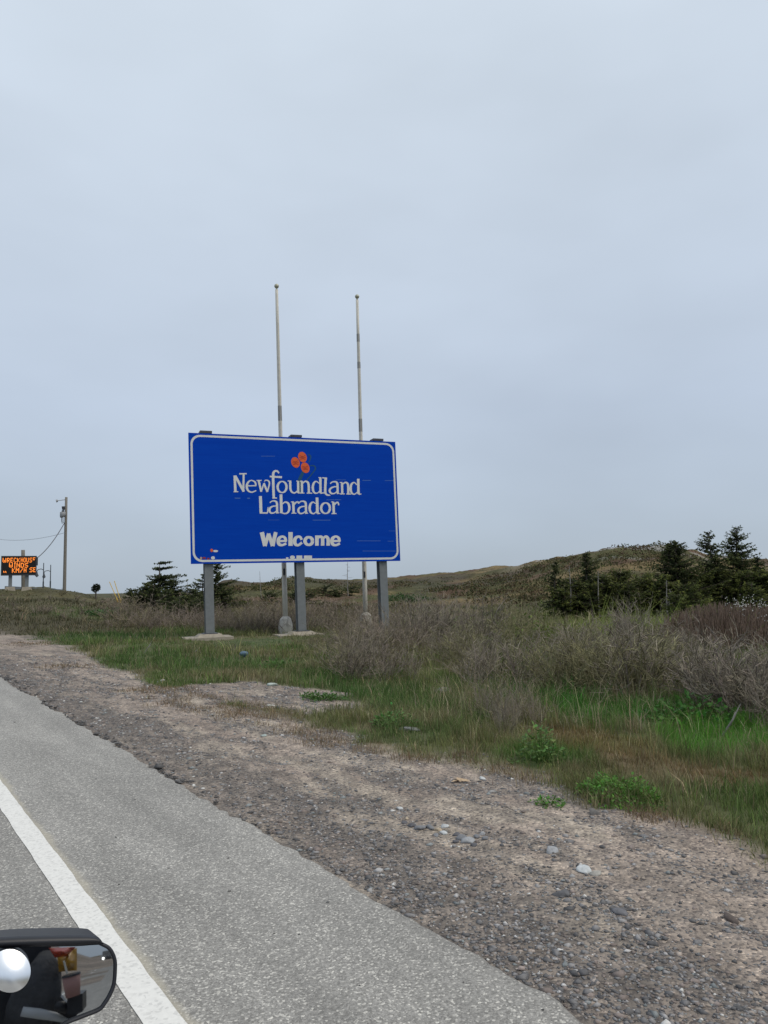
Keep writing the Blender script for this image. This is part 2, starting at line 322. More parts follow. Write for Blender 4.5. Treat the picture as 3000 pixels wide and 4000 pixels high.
# planting plan: gravel edge and thicket front as curves range(azimuth)
def curve(pts):
    a = []; r = []
    for x, y in pts:
        p = G(x, y); a.append(az_of(p)); r.append(math.hypot(p[0], p[1]))
    return np.array(a), np.array(r)
GE = curve([(-150, 1350), (0, 1366), (60, 1374), (110, 1388), (190, 1414), (230, 1440), (300, 1466), (380, 1487), (440, 1496), (560, 1530), (640, 1560), (690, 1572), (760, 1592), (820, 1606),
            (900, 1626), (1000, 1644), (1100, 1668), (1200, 1692), (1280, 1738), (1400, 1748), (1500, 1784), (1600, 1832), (1659, 1855), (1800, 1900)])
TF = curve([(-150, 1318), (0, 1320), (90, 1327), (200, 1350), (330, 1362), (400, 1362), (500, 1368), (640, 1368), (720, 1386), (770, 1430), (900, 1470), (1000, 1490), (1100, 1480),
            (1200, 1500), (1300, 1530), (1400, 1540), (1500, 1555), (1659, 1585), (1900, 1640)])
def gravel_r(az): return np.interp(az, GE[0], GE[1])
def thick_r(az): return np.interp(az, TF[0], TF[1])
BAY = [G(565, 1502), G(640, 1520), G(500, 1492)]
BAYR = [1.5, 1.25, 1.2]
PATCH = []                                        # (point, radius, colour, height factor, dryness)
for x, y, rad, c, hf in [(230, 1378, 3.2, (.055, .10, .028), 1.0), (380, 1440, 1.8, (.07, .115, .035), 1), (300, 1420, 1.6, (.07, .12, .035), 1), (480, 1440, 1.7, (.07, .12, .035), 1), (540, 1390, 1.5, (.065, .12, .035), .9),
                         (1300, 1615, .75, (.145, .125, .05), .6), (1370, 1640, .5, (.16, .11, .055), .55), (1210, 1590, .6, (.15, .11, .05), .5), (1440, 1665, .7, (.16, .125, .065), .65), (1600, 1690, .6, (.14, .10, .05), .5),
                         (1620, 1595, 1.2, (.085, .22, .03), 1.0), (1480, 1585, .7, (.085, .19, .03), .8), (1560, 1610, .8, (.075, .19, .03), 1.1), (1220, 1505, 1.4, (.05, .14, .025), 1.1), (1350, 1535, 1.2, (.05, .15, .025), 1.1), (1420, 1530, 1.0, (.06, .14, .03), 1),
                         (1300, 1380, 3.5, (.13, .155, .045), 1.8), (1450, 1390, 3.5, (.17, .21, .055), 2.2), (1580, 1385, 3.5, (.17, .21, .055), 2.2), (1120, 1410, 2, (.10, .16, .035), 1.2),
                         (880, 1530, 1.2, (.06, .115, .03), 1), (780, 1500, 1.2, (.055, .11, .03), 1), (720, 1460, 1.5, (.06, .11, .03), 1), (870, 1590, .8, (.08, .12, .04), .9), (1170, 1640, .6, (.07, .14, .03), .9), (250, 1330, 4, (.08, .12, .04), 1)]:
    p = G(x, y); PATCH.append((p, rad, np.array(c), hf))
def grass_colour(x, y):
    base = np.empty((len(x), 3)); n = fbm(x/1.7, y/1.7, 4, 41); n2 = fbm(x/.6, y/.6, 3, 55)
    olive = np.array([.16, .17, .07]); dry = np.array([.25, .215, .125]); grn = np.array([.112, .165, .05])
    t = ss(.38, .66, n)[:, None]; base = grn*(1-t)+olive*t
    t = (ss(.52, .72, n2)*.8)[:, None]; base = base*(1-t)+dry*t
    hf = np.ones(len(x))
    rr_ = np.hypot(x, y); kn = (ss(27, 36, rr_)*(1-ss(14, 19, np.degrees(np.arctan2(x, y)))))[:, None]; base = base*(1-kn)+np.array([.085, .082, .044])*(.6+.8*n[:, None])*kn
    for p, rad, c, h in PATCH:
        d = np.hypot(x-p[0], y-p[1])/rad + (n2-.5)*.9
        k = (1-ss(.6, 1.15, d)); base = base*(1-k[:, None]*.85)+c*1.3*k[:, None]*.85; hf = hf*(1-k)+h*k
    return base, hf
def in_gravel(x, y):                              # 1 on the bare gravel, 0 under vegetation
    r = np.hypot(x, y); az = np.degrees(np.arctan2(x, y))
    j = (fbm(x/.8, y/.8, 3, 77)-.5)
    g = 1-ss(-.06, .06, (r-gravel_r(az))/np.maximum(r, 1)+j*.16)
    for p, rad in zip(BAY, BAYR): g = np.maximum(g, 1-ss(.75, 1.1, np.hypot(x-p[0], y-p[1])/rad+j*1.1))
    return np.where((y < .5), np.where((x < 5.5) & (x > -9.5), 1., 0.), g)

az_a = np.unique(np.round(np.concatenate([np.arange(-2, 68, .16), np.arange(68, 358, 3.0)]), 3)); rs = np.concatenate([np.geomspace(1.3, 60, 285), np.geomspace(60, 260, 220)[1:], np.geomspace(260, 4000, 24)[1:]])
AZ, RR = np.meshgrid(np.radians(az_a), rs, indexing='ij'); GX = RR*np.sin(AZ); GY = RR*np.cos(AZ); GZ = Hgt(GX, GY)
na, nr = AZ.shape
V = np.stack([GX, GY, GZ], -1).reshape(-1, 3)
def ground_cols(x, y, z):
    r = np.hypot(x, y); az = np.degrees(np.arctan2(x, y)); az = np.where(az < -100, az+360, az)
    g = in_gravel(x, y)
    n1 = fbm(x/.9, y/1.6, 4, 101); n2 = fbm(x/.3, y/.4, 4, 131)
    sand = np.array([.36, .30, .25]); pink = np.array([.29, .238, .198]); dark = np.array([.15, .134, .12]); pale = np.array([.40, .345, .28])
    t = ss(.40, .62, n1)[:, None]; c = sand*(1-t)+pink*t
    t = (ss(.54, .66, fbm(x/.34+9, y/1.0, 5, 61))*.75)[:, None]; c = c*(1-t)+pale*t
    st = fbm(x/.22, y/.75, 5, 67)
    band = np.exp(-((x-2.75)/.55)**2)*.62+.42*ss(.46, .62, st)+.45*ss(.44, .6, fbm(x/.09, y/.16, 4, 71)); t = np.clip(band, 0, .88)[:, None]; c = c*(1-t)+dark*t
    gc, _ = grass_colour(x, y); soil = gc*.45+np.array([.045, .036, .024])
    # heath on the hill
    h1 = fbm(x/9, y/9, 5, 201); h2 = fbm(x/4, y/4, 4, 222); h3 = fbm(x/22, y/22, 3, 240)
    och = np.array([.20, .15, .075]); oli = np.array([.092, .09, .038]); red = np.array([.12, .078, .05]); gry = np.array([.075, .07, .048])
    t = ss(.38, .6, h1)[:, None]; hc = och*(1-t)+oli*t
    t = ss(.5, .66, h2)[:, None]; hc = hc*(1-t)+red*t
    t = ss(.52, .68, h3)[:, None]*.8; hc = hc*(1-t)+gry*t
    left = (1-ss(14, 21, az))[:, None]*.75; hc = hc*(1-left)+(np.array([.075, .078, .038])*(.6+.8*h2[:, None]))*left
    hc = hc*(.42+.85*fbm(x/1.3, y/1.3, 4, 281))[:, None]
    Rc = 125+22*np.sin(az*.21)
    rock = ss(.55, .62, fbm(x/4.5, y/4.5, 4, 260))*np.exp(-((r-Rc*.93)/14)**2)*ss(40, 44, az); hc = hc*(1-rock[:, None])+np.array([.34, .33, .32])*rock[:, None]
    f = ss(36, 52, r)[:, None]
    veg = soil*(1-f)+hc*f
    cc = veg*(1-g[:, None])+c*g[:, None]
    return np.hstack([cc, np.clip(g, .12, 1)[:, None]])
COL = ground_cols(V[:, 0], V[:, 1], V[:, 2])
idx = np.arange(na*nr).reshape(na, nr)
def quads(j0, j1):
    a = idx[:, j0:j1]; b = np.roll(idx, -1, 0)[:, j0:j1]
    return np.stack([a[:, :-1], a[:, 1:], b[:, 1:], b[:, :-1]], -1).reshape(-1, 4)
js = int(np.searchsorted(rs, 60)); 
def sub(name, j0, j1, extra=False):
    F = quads(j0, j1); u, inv = np.unique(F, return_inverse=True); F = inv.reshape(-1, 4)
    VV = V[u]; CC = COL[u]
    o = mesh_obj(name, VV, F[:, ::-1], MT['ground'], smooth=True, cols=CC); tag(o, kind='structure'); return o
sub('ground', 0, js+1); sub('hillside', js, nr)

# ------------------------------------------------------------------ road
ys = np.unique(np.concatenate([-np.geomspace(1.4, 900, 70), np.arange(-1.4, 30, .05), np.geomspace(30, 300, 60)]))
edge = 2.40+(fbm(ys/.9, ys*0+3, 4, 301)-.5)*(.05+.09*ss(4, 9, ys))+(fbm(ys/.11, ys*0, 3, 305)-.5)*.075
xs_frac = np.array([-7.2, -3.5, -1.2, .4, .95, 1.2, 1.8, 2.2])
V_ = []; nx = len(xs_frac)+3
for k, y in enumerate(ys):
    row = list(xs_frac)+[edge[k]-.025, edge[k], edge[k]+.012]
    for i, x in enumerate(row):
        z = float(rise(x, y)); z -= .006 if i == nx-2 else (.075 if i == nx-1 else 0)
        V_.append((x, y, z))
ii = np.arange(len(V_)).reshape(len(ys), nx)
F_ = np.stack([ii[:-1, :-1], ii[:-1, 1:], ii[1:, 1:], ii[1:, :-1]], -1).reshape(-1, 4)
road = mesh_obj('road', V_, F_, MT['asphalt'], smooth=False); tag(road, 'weathered grey asphalt road with a white edge line', kind='structure')
def stripe(name, x0, x1, y0, y1, par, seed):
    yy = np.unique(np.concatenate([np.clip(ys, y0, y1)]))
    l = x0+(fbm(yy/.17, yy*0, 3, seed)-.5)*.010; r_ = x1+(fbm(yy/.17, yy*0, 3, seed+4)-.5)*.012
    Vv = []
    for k, y in enumerate(yy): Vv += [(l[k], y, float(rise(l[k], y))+.004), (r_[k], y, float(rise(r_[k], y))+.004)]
    q = np.arange(len(yy)-1)*2; Fq = np.stack([q, q+1, q+3, q+2], -1)
    return mesh_obj(name, Vv, Fq, MT['paint'], par)
stripe('edge_line', .985, 1.127, -300, 110, road, 401)
for k in range(14): stripe('centre_dash', -2.75, -2.62, -6-9*k-3, -6-9*k, road, 420+k)

# ------------------------------------------------------------------ welcome sign
BL = np.array([9.43283707, 25.69029252, 2.55927526])
_y, _l, SW, SH, _ox, _oz, _s = -2.33091963e-01, 7.07913477e-03, 7.79674348, 4.59390898, -7.67481865e-03, -2.87701666e-04, 1.70204627e-02
_e = np.array([math.cos(_y), math.sin(_y), 0]); _z = np.array([0, 0, 1.])
SE = _e*math.cos(_l)+_z*math.sin(_l); SZ = _z*math.cos(_l+_s)-_e*math.sin(_l+_s); SO = BL+_e*_ox+_z*_oz
SN = np.cross(SE, SZ); SN /= np.linalg.norm(SN)            # faces the road
def S(u, v, d=0.): return SO+SE*u+SZ*v+SN*d
def on_sign(px, py):
    d = ray(px, py); t = ((SO-CAM)@SN)/(d@SN); q = CAM+d*t-SO
    A = np.array([[SE@SE, SE@SZ], [SE@SZ, SZ@SZ]]); return np.linalg.solve(A, [q@SE, q@SZ])
sg = thing('welcome_sign', S(SW/2, -2.3, -.2), 'large blue welcome sign on three steel posts, white lettering and three orange flowers', 'sign')
panel = MB().box(S(SW/2, SH/2, -.03), SE*SW/2, SZ*SH/2, SN*.03).build('panel', MT['blue'], sg)
def flat(polys_d, name, m, par):
    """polygons in sign coordinates, each with its own tiny standoff, as solid plates"""
    mb = MB()
    for P, d in polys_d:
        n = len(P); V0 = [S(u, v, .0005) for u, v in P]; V1 = [S(u, v, d) for u, v in P]
        ar = sum(P[i][0]*P[(i+1) % n][1]-P[(i+1) % n][0]*P[i][1] for i in range(n))
        o = 1 if ar > 0 else -1
        F = [tuple(range(n, 2*n))[::o]]+[((i, (i+1) % n, n+(i+1) % n, n+i))[::o] for i in range(n)]
        mb.add(V0+V1, F)
    return mb.build(name, m, par)
def rrect(ins, rad, n=8):
    P = []
    for cx, cy, a0 in ((SW-ins-rad, SH-ins-rad, 0), (ins+rad, SH-ins-rad, 90), (ins+rad, ins+rad, 180), (SW-ins-rad, ins+rad, 270)):
        for k in range(n+1):
            a = R(a0+90*k/n); P.append((cx+rad*math.cos(a), cy+rad*math.sin(a)))
    return P
po, pi_ = rrect(.062, .33), rrect(.135, .27)
n = len(po); Vb = [S(u, v, .003) for u, v in po]+[S(u, v, .003) for u, v in pi_]
mesh_obj('border', Vb, [(i, (i+1) % n, n+(i+1) % n, n+i) for i in range(n)], MT['white'], panel)
def smooth_path(P, sub=5):
    if len(P) < 3: return [np.array(p, float) for p in P]
    P = [np.array(p, float) for p in P]; Q = [2*P[0]-P[1]]+P+[2*P[-1]-P[-2]]; o = []
    for i in range(1, len(Q)-2):
        for k in range(sub):
            t = k/sub; a, b, c, d = Q[i-1], Q[i], Q[i+1], Q[i+2]
            o.append(.5*((2*b)+(-a+c)*t+(2*a-5*b+4*c-d)*t*t+(-a+3*b-3*c+d)*t**3))
    return o+[P[-1]]
def letter(strokes, ox, oy, s, m, par, name='letter', d0=.004, wk=1.0):
    """strokes: lists of (x, y, width) on a survey sheet; built as raised vinyl strokes"""
    mb = MB()
    for si, st in enumerate(strokes):
        P = smooth_path(st); d = d0+si*.0007; L_ = []; R_ = []
        for i, p in enumerate(P):
            a = P[max(i-1, 0)]; b = P[min(i+1, len(P)-1)]; t = (b-a)[:2]; t = t/(np.linalg.norm(t)+1e-9); nrm = np.array([-t[1], t[0]])
            hw = p[2]*wk/2
            L_.append(on_sign(ox+(p[0]+nrm[0]*hw)*s, oy+(p[1]+nrm[1]*hw)*s)); R_.append(on_sign(ox+(p[0]-nrm[0]*hw)*s, oy+(p[1]-nrm[1]*hw)*s))
        n = len(P); V0 = [S(*q, d) for q in L_]+[S(*q, d) for q in R_]; V1 = [S(*q, .0005) for q in L_]+[S(*q, .0005) for q in R_]
        F = [(i, i+1, n+i+1, n+i) for i in range(n-1)]+[(2*n+i+1, 2*n+i, i, i+1)[::-1] for i in range(n-1)]+[(3*n+i, 3*n+i+1, n+i+1, n+i)[::-1] for i in range(n-1)]
        F += [(0, n, 3*n, 2*n), (n-1, 2*n-1, 4*n-1, 3*n-1)]
        mb.add(V0+V1, F)
    return mb.build(name, m, par)
def ring(cx, cy, rx, ry, ws, wt):
    return [(cx+rx*math.cos(a), cy+ry*math.sin(a), wt+(ws-wt)*abs(math.cos(a))) for a in [2*math.pi*k/12 for k in range(13)]]
def ell_a(dx, dy):   # the two-storey a
    return [[(515+dx, 662+dy, 13), (545+dx, 643+dy, 14), (580+dx, 646+dy, 20), (597+dx, 672+dy, 26), (600+dx, 778+dy, 26)], [(588+dx, 782+dy, 12), (624+dx, 780+dy, 10)],
            [(598+dx, 700+dy, 12), (550+dx, 705+dy, 16), (518+dx, 725+dy, 23), (511+dx, 757+dy, 24), (530+dx, 782+dy, 18), (565+dx, 779+dy, 14), (598+dx, 755+dy, 12)]]
LET = [
 [[(108, 348, 27), (117, 538, 29)], [(114, 352, 30), (214, 533, 30)], [(212, 332, 22), (209, 536, 24)], [(162, 329, 15), (247, 327, 15)], [(96, 536, 11), (150, 536, 11)]],
 [[(252, 468, 13), (358, 466, 13)], [(354, 466, 18), (344, 425, 20), (300, 404, 13), (262, 430, 22), (248, 475, 27), (262, 520, 22), (305, 541, 15), (358, 522, 13)]],
 [[(362, 405, 11), (420, 405, 11)], [(386, 406, 26), (416, 536, 22)], [(416, 536, 15), (446, 440, 15)], [(446, 436, 22), (486, 538, 22)], [(486, 538, 16), (510, 445, 18), (500, 412, 16), (468, 402, 12), (452, 418, 10)]],
 [[(622, 322, 16), (598, 296, 20), (564, 305, 26), (554, 350, 29), (556, 480, 29), (561, 606, 29)], [(545, 609, 14), (598, 609, 12)], [(514, 360, 18), (656, 368, 24)]],
 [ring(657, 481, 52, 64, 27, 13)],
 [[(722, 411, 11), (762, 412, 11)], [(752, 412, 26), (753, 500, 26), (772, 540, 20), (806, 549, 16), (838, 522, 12)], [(842, 413, 26), (844, 550, 26)], [(822, 412, 10), (842, 412, 10)], [(840, 551, 11), (870, 550, 11)]],
 [[(886, 413, 26), (888, 549, 26)], [(862, 414, 11), (890, 412, 11)], [(865, 551, 11), (916, 551, 11)], [(892, 442, 11), (922, 416, 16), (955, 428, 24), (965, 470, 26), (966, 551, 26)], [(942, 552, 11), (1006, 553, 11)]],
 [[(1088, 440, 11), (1050, 416, 14), (1022, 440, 24), (1012, 490, 28), (1025, 540, 22), (1060, 553, 13), (1092, 528, 11)], [(1100, 372, 27), (1102, 553, 27)], [(1100, 554, 13), (1150, 548, 12)], [(1078, 373, 10), (1105, 372, 10)]],
 [[(1122, 375, 13), (1178, 378, 13)], [(1162, 378, 29), (1156, 528, 27), (1172, 568, 21), (1214, 578, 13)]],
 [[(1213, 442, 13), (1240, 423, 14), (1276, 421, 18), (1297, 447, 25), (1300, 553, 26)], [(1290, 557, 11), (1322, 556, 10)], [(1299, 476, 12), (1250, 481, 16), (1215, 502, 22), (1208, 532, 24), (1230, 556, 18), (1265, 554, 14), (1299, 526, 12)]],
 [[(1351, 430, 26), (1353, 558, 26)], [(1325, 429, 11), (1352, 428, 11)], [(1325, 561, 11), (1382, 561, 11)], [(1357, 452, 11), (1387, 428, 16), (1414, 441, 24), (1422, 480, 26), (1423, 560, 26)], [(1400, 562, 11), (1457, 563, 11)]],
 [[(1524, 456, 11), (1490, 429, 14), (1460, 450, 24), (1450, 500, 28), (1462, 548, 22), (1495, 565, 13), (1527, 540, 11)], [(1538, 386, 28), (1541, 563, 28)], [(1541, 565, 13), (1574, 562, 12)]],
 [[(406, 586, 34), (413, 778, 34)], [(398, 781, 15), (488, 782, 17)], [(487, 786, 15), (495, 712, 8)]],
 ell_a(0, 0),
 [[(644, 566, 32), (649, 784, 32)], [(655, 682, 13), (690, 656, 16), (725, 668, 23), (741, 712, 28), (733, 762, 24), (700, 788, 16), (650, 780, 14)]],
 [[(786, 655, 28), (791, 782, 28)], [(760, 655, 11), (792, 652, 11)], [(765, 784, 11), (822, 784, 11)], [(797, 688, 13), (816, 661, 18), (844, 656, 18), (852, 674, 17)]],
 ell_a(334, 4),
 [[(1050, 676, 11), (1015, 656, 14), (988, 676, 24), (976, 722, 28), (986, 770, 24), (1020, 790, 14), (1054, 765, 11)], [(1061, 603, 32), (1066, 787, 32)], [(1066, 789, 13), (1098, 787, 12)]],
 [ring(1160, 726, 51, 61, 28, 14)],
 [[(1251, 655, 28), (1256, 786, 28)], [(1226, 655, 11), (1252, 652, 11)], [(1229, 789, 11), (1287, 789, 11)], [(1262, 692, 13), (1280, 666, 17), (1304, 662, 18), (1313, 692, 15)]],
]
def bold_e(dx): return [[(608+dx, 1106, 24), (712+dx, 1106, 24)], [(700+dx, 1112, 34), (692+dx, 1072, 32), (660+dx, 1054, 26), (624+dx, 1072, 36), (613+dx, 1107, 42), (624+dx, 1144, 36), (660+dx, 1153, 26), (706+dx, 1134, 28)]]
WEL = [
 [[(423, 1004, 50), (460, 1164, 46)], [(460, 1164, 38), (501, 1020, 38)], [(501, 1020, 38), (546, 1164, 40)], [(546, 1164, 46), (584, 1004, 42)]],
 bold_e(0), [[(755, 1003, 50), (755, 1162, 50)]],
 [[(884, 1092, 28), (868, 1062, 30), (840, 1056, 28), (812, 1074, 38), (802, 1108, 42), (812, 1143, 38), (845, 1154, 28), (888, 1124, 30)]],
 [ring(966, 1106, 44, 44, 40, 28)],
 [[(1060, 1042, 42), (1060, 1160, 42)], [(1064, 1078, 24), (1095, 1056, 30), (1124, 1076, 38), (1126, 1160, 42)], [(1130, 1078, 24), (1160, 1056, 30), (1188, 1078, 38), (1190, 1160, 42)]],
 bold_e(620)]
LS = 560/1659.
for s_ in LET: letter(s_, 880, 1740, LS, MT['white'], panel)
for s_ in WEL: letter(s_, 880, 1740, LS, MT['white'], panel)
def ellp(cx, cy, rx, ry, tilt, ox, oy, s, n=18):
    o = []
    for k in range(n):
        a = 2*math.pi*k/n; x, y = rx*math.cos(a), ry*math.sin(a); t = R(tilt)
        o.append(tuple(on_sign(ox+(cx+x*math.cos(t)-y*math.sin(t))*s, oy+(cy+x*math.sin(t)+y*math.cos(t))*s)))
    return o
letter([[(915, 280, 38), (885, 340, 36), (858, 400, 42)], [(858, 398, 40), (862, 470, 26), (866, 548, 10)]], 880, 1740, LS, MT['green'], panel, 'emblem_stem', d0=.0025)
letter([[(955, 105, 10), (988, 122, 14), (982, 165, 12), (962, 205, 9)], [(975, 235, 10), (1025, 235, 14), (1044, 268, 15), (1010, 320, 13), (940, 405, 12)]], 880, 1740, LS, MT['green'], panel, 'emblem_leaf', d0=.0025)
for cx, cy in ((893, 135), (812, 197), (925, 258)):
    b = flat([(ellp(cx, cy, 48, 63, -22, 880, 1740, LS), .006)], 'emblem_flower', MT['orange'], panel)
    letter([[(cx-34, cy-18, 5), (cx, cy-6, 8), (cx+34, cy-22, 5)], [(cx-36, cy+2, 5), (cx, cy+6, 8), (cx+36, cy+2, 5)], [(cx-30, cy+24, 5), (cx+2, cy+18, 7), (cx+34, cy+24, 5)]], 880, 1740, LS, MT['red'], b, 'flower_veins', d0=.0075)
CS = 900/1659.
def quad_px(x0, y0, x1, y1): return [tuple(on_sign(700+a*CS, 1640+b*CS)) for a, b in ((x0, y0), (x1, y0), (x1, y1), (x0, y1))]
flat([(ellp(815, 990, 18, 13, 0, 700, 1640, CS), .005)], 'sticker', MT['white'], panel)
for q in ((769, 990, 786, 1001), (844, 977, 886, 1001), (898, 977, 956, 1002)): flat([(quad_px(*q), .005)], 'sticker', MT['white'], panel)
for (cx, cy, rx, ry, m_) in ((262, 945, 18, 8, 'white'), (234, 940, 10, 12, 'orange'), (157, 997, 8, 10, 'dry'), (180, 994, 13, 6, 'red'), (210, 1000, 9, 7, 'red'), (243, 994, 14, 12, 'white')):
    flat([(ellp(cx, cy, rx, ry, 0, 700, 1640, CS), .005 if m_ != 'orange' else .0062)], 'sticker', MT[m_], panel)
for q in ((1130, 431, 1200, 434), (1320, 434, 1380, 438), (1480, 436, 1545, 439), (400, 561, 440, 567), (490, 561, 510, 568), (960, 720, 1090, 724), (1060, 574, 1165, 578), (1280, 870, 1450, 873), (1500, 872, 1545, 875), (1320, 943, 1560, 946), (1510, 799, 1555, 801), (590, 260, 690, 263), (640, 720, 720, 722)):
    flat([(quad_px(*q), .0022)], 'scratch', MT['scratch'], panel)
back = MB()
for v in (.5, 1.6, 2.8, 4.1): back.box(S(SW/2, v, -.085), SE*SW*.48, SZ*.04, SN*.024)
back.build('back_rail', MT['alu'], sg)
FOOT = []
def post_u(px, py): return on_sign(px, py)[0]
for k, (px, bpx, bpyy) in enumerate(((817, 819, 2474), (1174, 1177, 2458), (1498, 1501, 2442))):
    u = post_u(px, 2190)+.03; bz = CAM + ray(bpx, bpyy)*1.0
    d = ray(bpx, bpyy); t = ((SO-SN*.27-CAM)@SN)/(d@SN); vb = ((CAM+d*t)-SO)@SZ
    u = ((CAM+d*t)-S(0, 0, -.27))@SE - vb*(SE@SZ)
    C0 = S(u, vb, -.27); HH = (SH+.10-vb)
    mid = S(u, (SH+.10+vb)/2, -.27)
    mb = MB()                                    # wide flange column: two flanges and a web
    mb.box(mid+SN*.158, SE*.15, SZ*HH/2, SN*.012); mb.box(mid-SN*.158, SE*.15, SZ*HH/2, SN*.012); mb.box(mid, SE*.012, SZ*HH/2, SN*.145)
    p_ = mb.build('post', MT['steel'], sg)
    MB().box(S(u, SH+.075, -.27), SE*.21, SZ*.04, SN*.2).build('post_bracket', MT['steel_d'], sg)
    ft = MB()
    ft.box(C0-SZ*.05, SE*.48, SN*.42, _z*.05, top=.72); ft.box(C0-SZ*.30-SE*.1, SE*.85, SN*.62, _z*.20, top=.97); FOOT.append(C0)
    f_ = ft.build('concrete_footing', MT['concrete'], sg)
    MB().box(C0+_z*.012, SE*.25, SN*.25, _z*.012).build('base_plate', MT['steel_d'], sg)

# ------------------------------------------------------------------ flagpoles behind the sign
def flagpole(bpx, bpyy, tpx, tpy, rng_, label, bands, boxes):
    d = rayd(bpx, bpyy); base = CAM+d*(rng_/math.hypot(d[0], d[1])); d2 = rayd(tpx, tpy); top = CAM+d2*(rng_/math.hypot(d2[0], d2[1]))
    t = thing('flagpole', (base[0], base[1], float(Hgt(base[0], base[1]))), label, 'flagpole', 'bare flagpoles behind the welcome sign')
    ax = top-base; Ln = np.linalg.norm(ax)
    def rad(s): return .10*(1-s)+.058*s
    MB().tube([base+ax*s for s in np.linspace(0, 1, 10)], [rad(s) for s in np.linspace(0, 1, 10)], 14).build('pole', MT['polew'], t, smooth=True)
    f = MB().tube([top, top+_z*.08], .035, 10); f.sphere(top+_z*.15, .095); f.build('finial', MT['ball'], t, smooth=True)
    for s0, s1 in bands:
        MB().tube([base+ax*s0, base+ax*s1], [rad(s0)+.004, rad(s1)+.004], 14, cap=False).build('worn_band', MT['poled'], t, smooth=True)
    tow = (CAM-base)*np.array([1, 1, 0]); tow /= np.linalg.norm(tow); sd_ = np.array([-tow[1], tow[0], 0])
    for s in boxes: MB().box(base+ax*s+tow*(rad(s)+.015), sd_*.04, tow*.025, _z*.13).build('cleat', MT['steel_d'], t)
    off = tow*(.125)+sd_*.01
    MB().tube([base+ax*.1+off, base+ax*.5+off*.75, base+ax*.99+off*.45], .006, 5).build('halyard', MT['polew'], t)
    z0 = float(Hgt(base[0], base[1]))-.3
    MB().tube([(base[0], base[1], z0), (base[0], base[1], base[2]+.02), (base[0], base[1], base[2]+.26), (base[0], base[1], base[2]+.36)], [.29, .28, .22, .12], 16).build('concrete_base', MT['concrete_pale'], t, smooth=False)
flagpole(617, 1352, 597.5, 626, 30.0, 'taller left flagpole with ball top, behind the middle sign post', [(.60, .645), (.52, .535)], [.155])
flagpole(790, 1342, 771.5, 648, 32.0, 'shorter right flagpole with ball top, next to the right sign post', [(.58, .62), (.78, .80), (.865, .89)], [.14])

# ------------------------------------------------------------------ electronic message board on the knoll
def frame_at(x, r):                              # ground point, axis across the sight line, axis towards the camera
    p = at_range(x, r); t = np.array([-p[0], -p[1], 0]); t /= np.linalg.norm(t); return p, np.array([-t[1], t[0], 0]), t
MR = 66.0
def MBp(x, y, r=MR):
    d = rayd(x, y); return CAM+d*(r/math.hypot(d[0], d[1]))
b0 = MBp(41, 1222); p0, acr, tow = frame_at(41, MR)
acr = -acr if acr@CR < 0 else acr
_cs = float(CF@((b0-CAM)/np.linalg.norm(b0-CAM))); sc_ = MR/(FPX/K)*_cs                          # metres per sheet unit at that range
board = thing('message_board', p0, 'electronic road message board with amber letters on the left knoll', 'message board')
bw, bh = 36.8*sc_*_cs, 19.5*sc_
MB().box(b0-tow*.2, acr*bw, _z*bh, tow*.2).build('cabinet', MT['black'], board)
MB().box(b0+tow*.005, acr*(bw-.06), _z*(bh-.06), tow*.006).build('display_face', MT['ledf'], board)
fr = MB()
for s in (-1, 1):
    fr.box(b0+_z*s*(bh+.03), acr*(bw+.06), _z*.03, tow*.06); fr.box(b0+acr*s*(bw+.03), acr*.03, _z*(bh-.002), tow*.06)
fr.build('frame', MT['steel_d'], board)
FONT = {'W': '10001 10001 10001 10101 10101 10101 01010', 'R': '11110 10001 10001 11110 10100 10010 10001', 'E': '11111 10000 10000 11110 10000 10000 11111', 'C': '01110 10001 10000 10000 10000 10001 01110',
        'K': '10001 10010 10100 11000 10100 10010 10001', 'H': '10001 10001 10001 11111 10001 10001 10001', 'O': '01110 10001 10001 10001 10001 10001 01110', 'U': '10001 10001 10001 10001 10001 10001 01110',
        'S': '01111 10000 10000 01110 00001 00001 11110', 'I': '01110 00100 00100 00100 00100 00100 01110', 'N': '10001 11001 10101 10101 10011 10001 10001', 'D': '11110 10001 10001 10001 10001 10001 11110',
        'M': '10001 11011 10101 10101 10001 10001 10001', '/': '00001 00010 00010 00100 01000 01000 10000', '.': '00000 00000 00000 00000 10000 11000 01000', "'": '11111 10000 10000 11110 00000 00000 00000'}
def led(ch, cx, cy, wu, hu):                      # crop coordinates of the display close-up
    rows = FONT[ch].split(); mb = MB(); dz = hu/7; dx = wu/5
    for r_, row in enumerate(rows):
        for c_, v in enumerate(row):
            if v == '1':
                q = b0+acr*((cx-wu/2+(c_+.5)*dx-620)/1100*2*bw)-_z*((cy-hu/2+(r_+.5)*dz-535)/585*2*bh)+tow*.016
                mb.box(q, acr*dx/1100*bw*.99, _z*dz/585*bh*.99, tow*.004)
    mb.build('letter', MT['led'], board)
for i, ch in enumerate("WRECKHOUS'"): led(ch, [148, 275, 380, 492, 604, 712, 803, 898, 1000, 1108][i], [360, 360, 355, 355, 358, 350, 353, 353, 353, 345][i], [112, 88, 78, 90, 90, 74, 74, 80, 80, 74][i], 150)
for i, ch in enumerate('WINDS'): led(ch, [360, 485, 595, 728, 862][i], 522, [115, 80, 105, 105, 105][i], 145)
for i, ch in enumerate('..KM/HSE'): led(ch, [165, 225, 447, 575, 705, 822, 1018, 1125][i], [690, 690, 685, 685, 685, 680, 672, 670][i], [85, 85, 95, 110, 100, 80, 95, 75][i], 150)
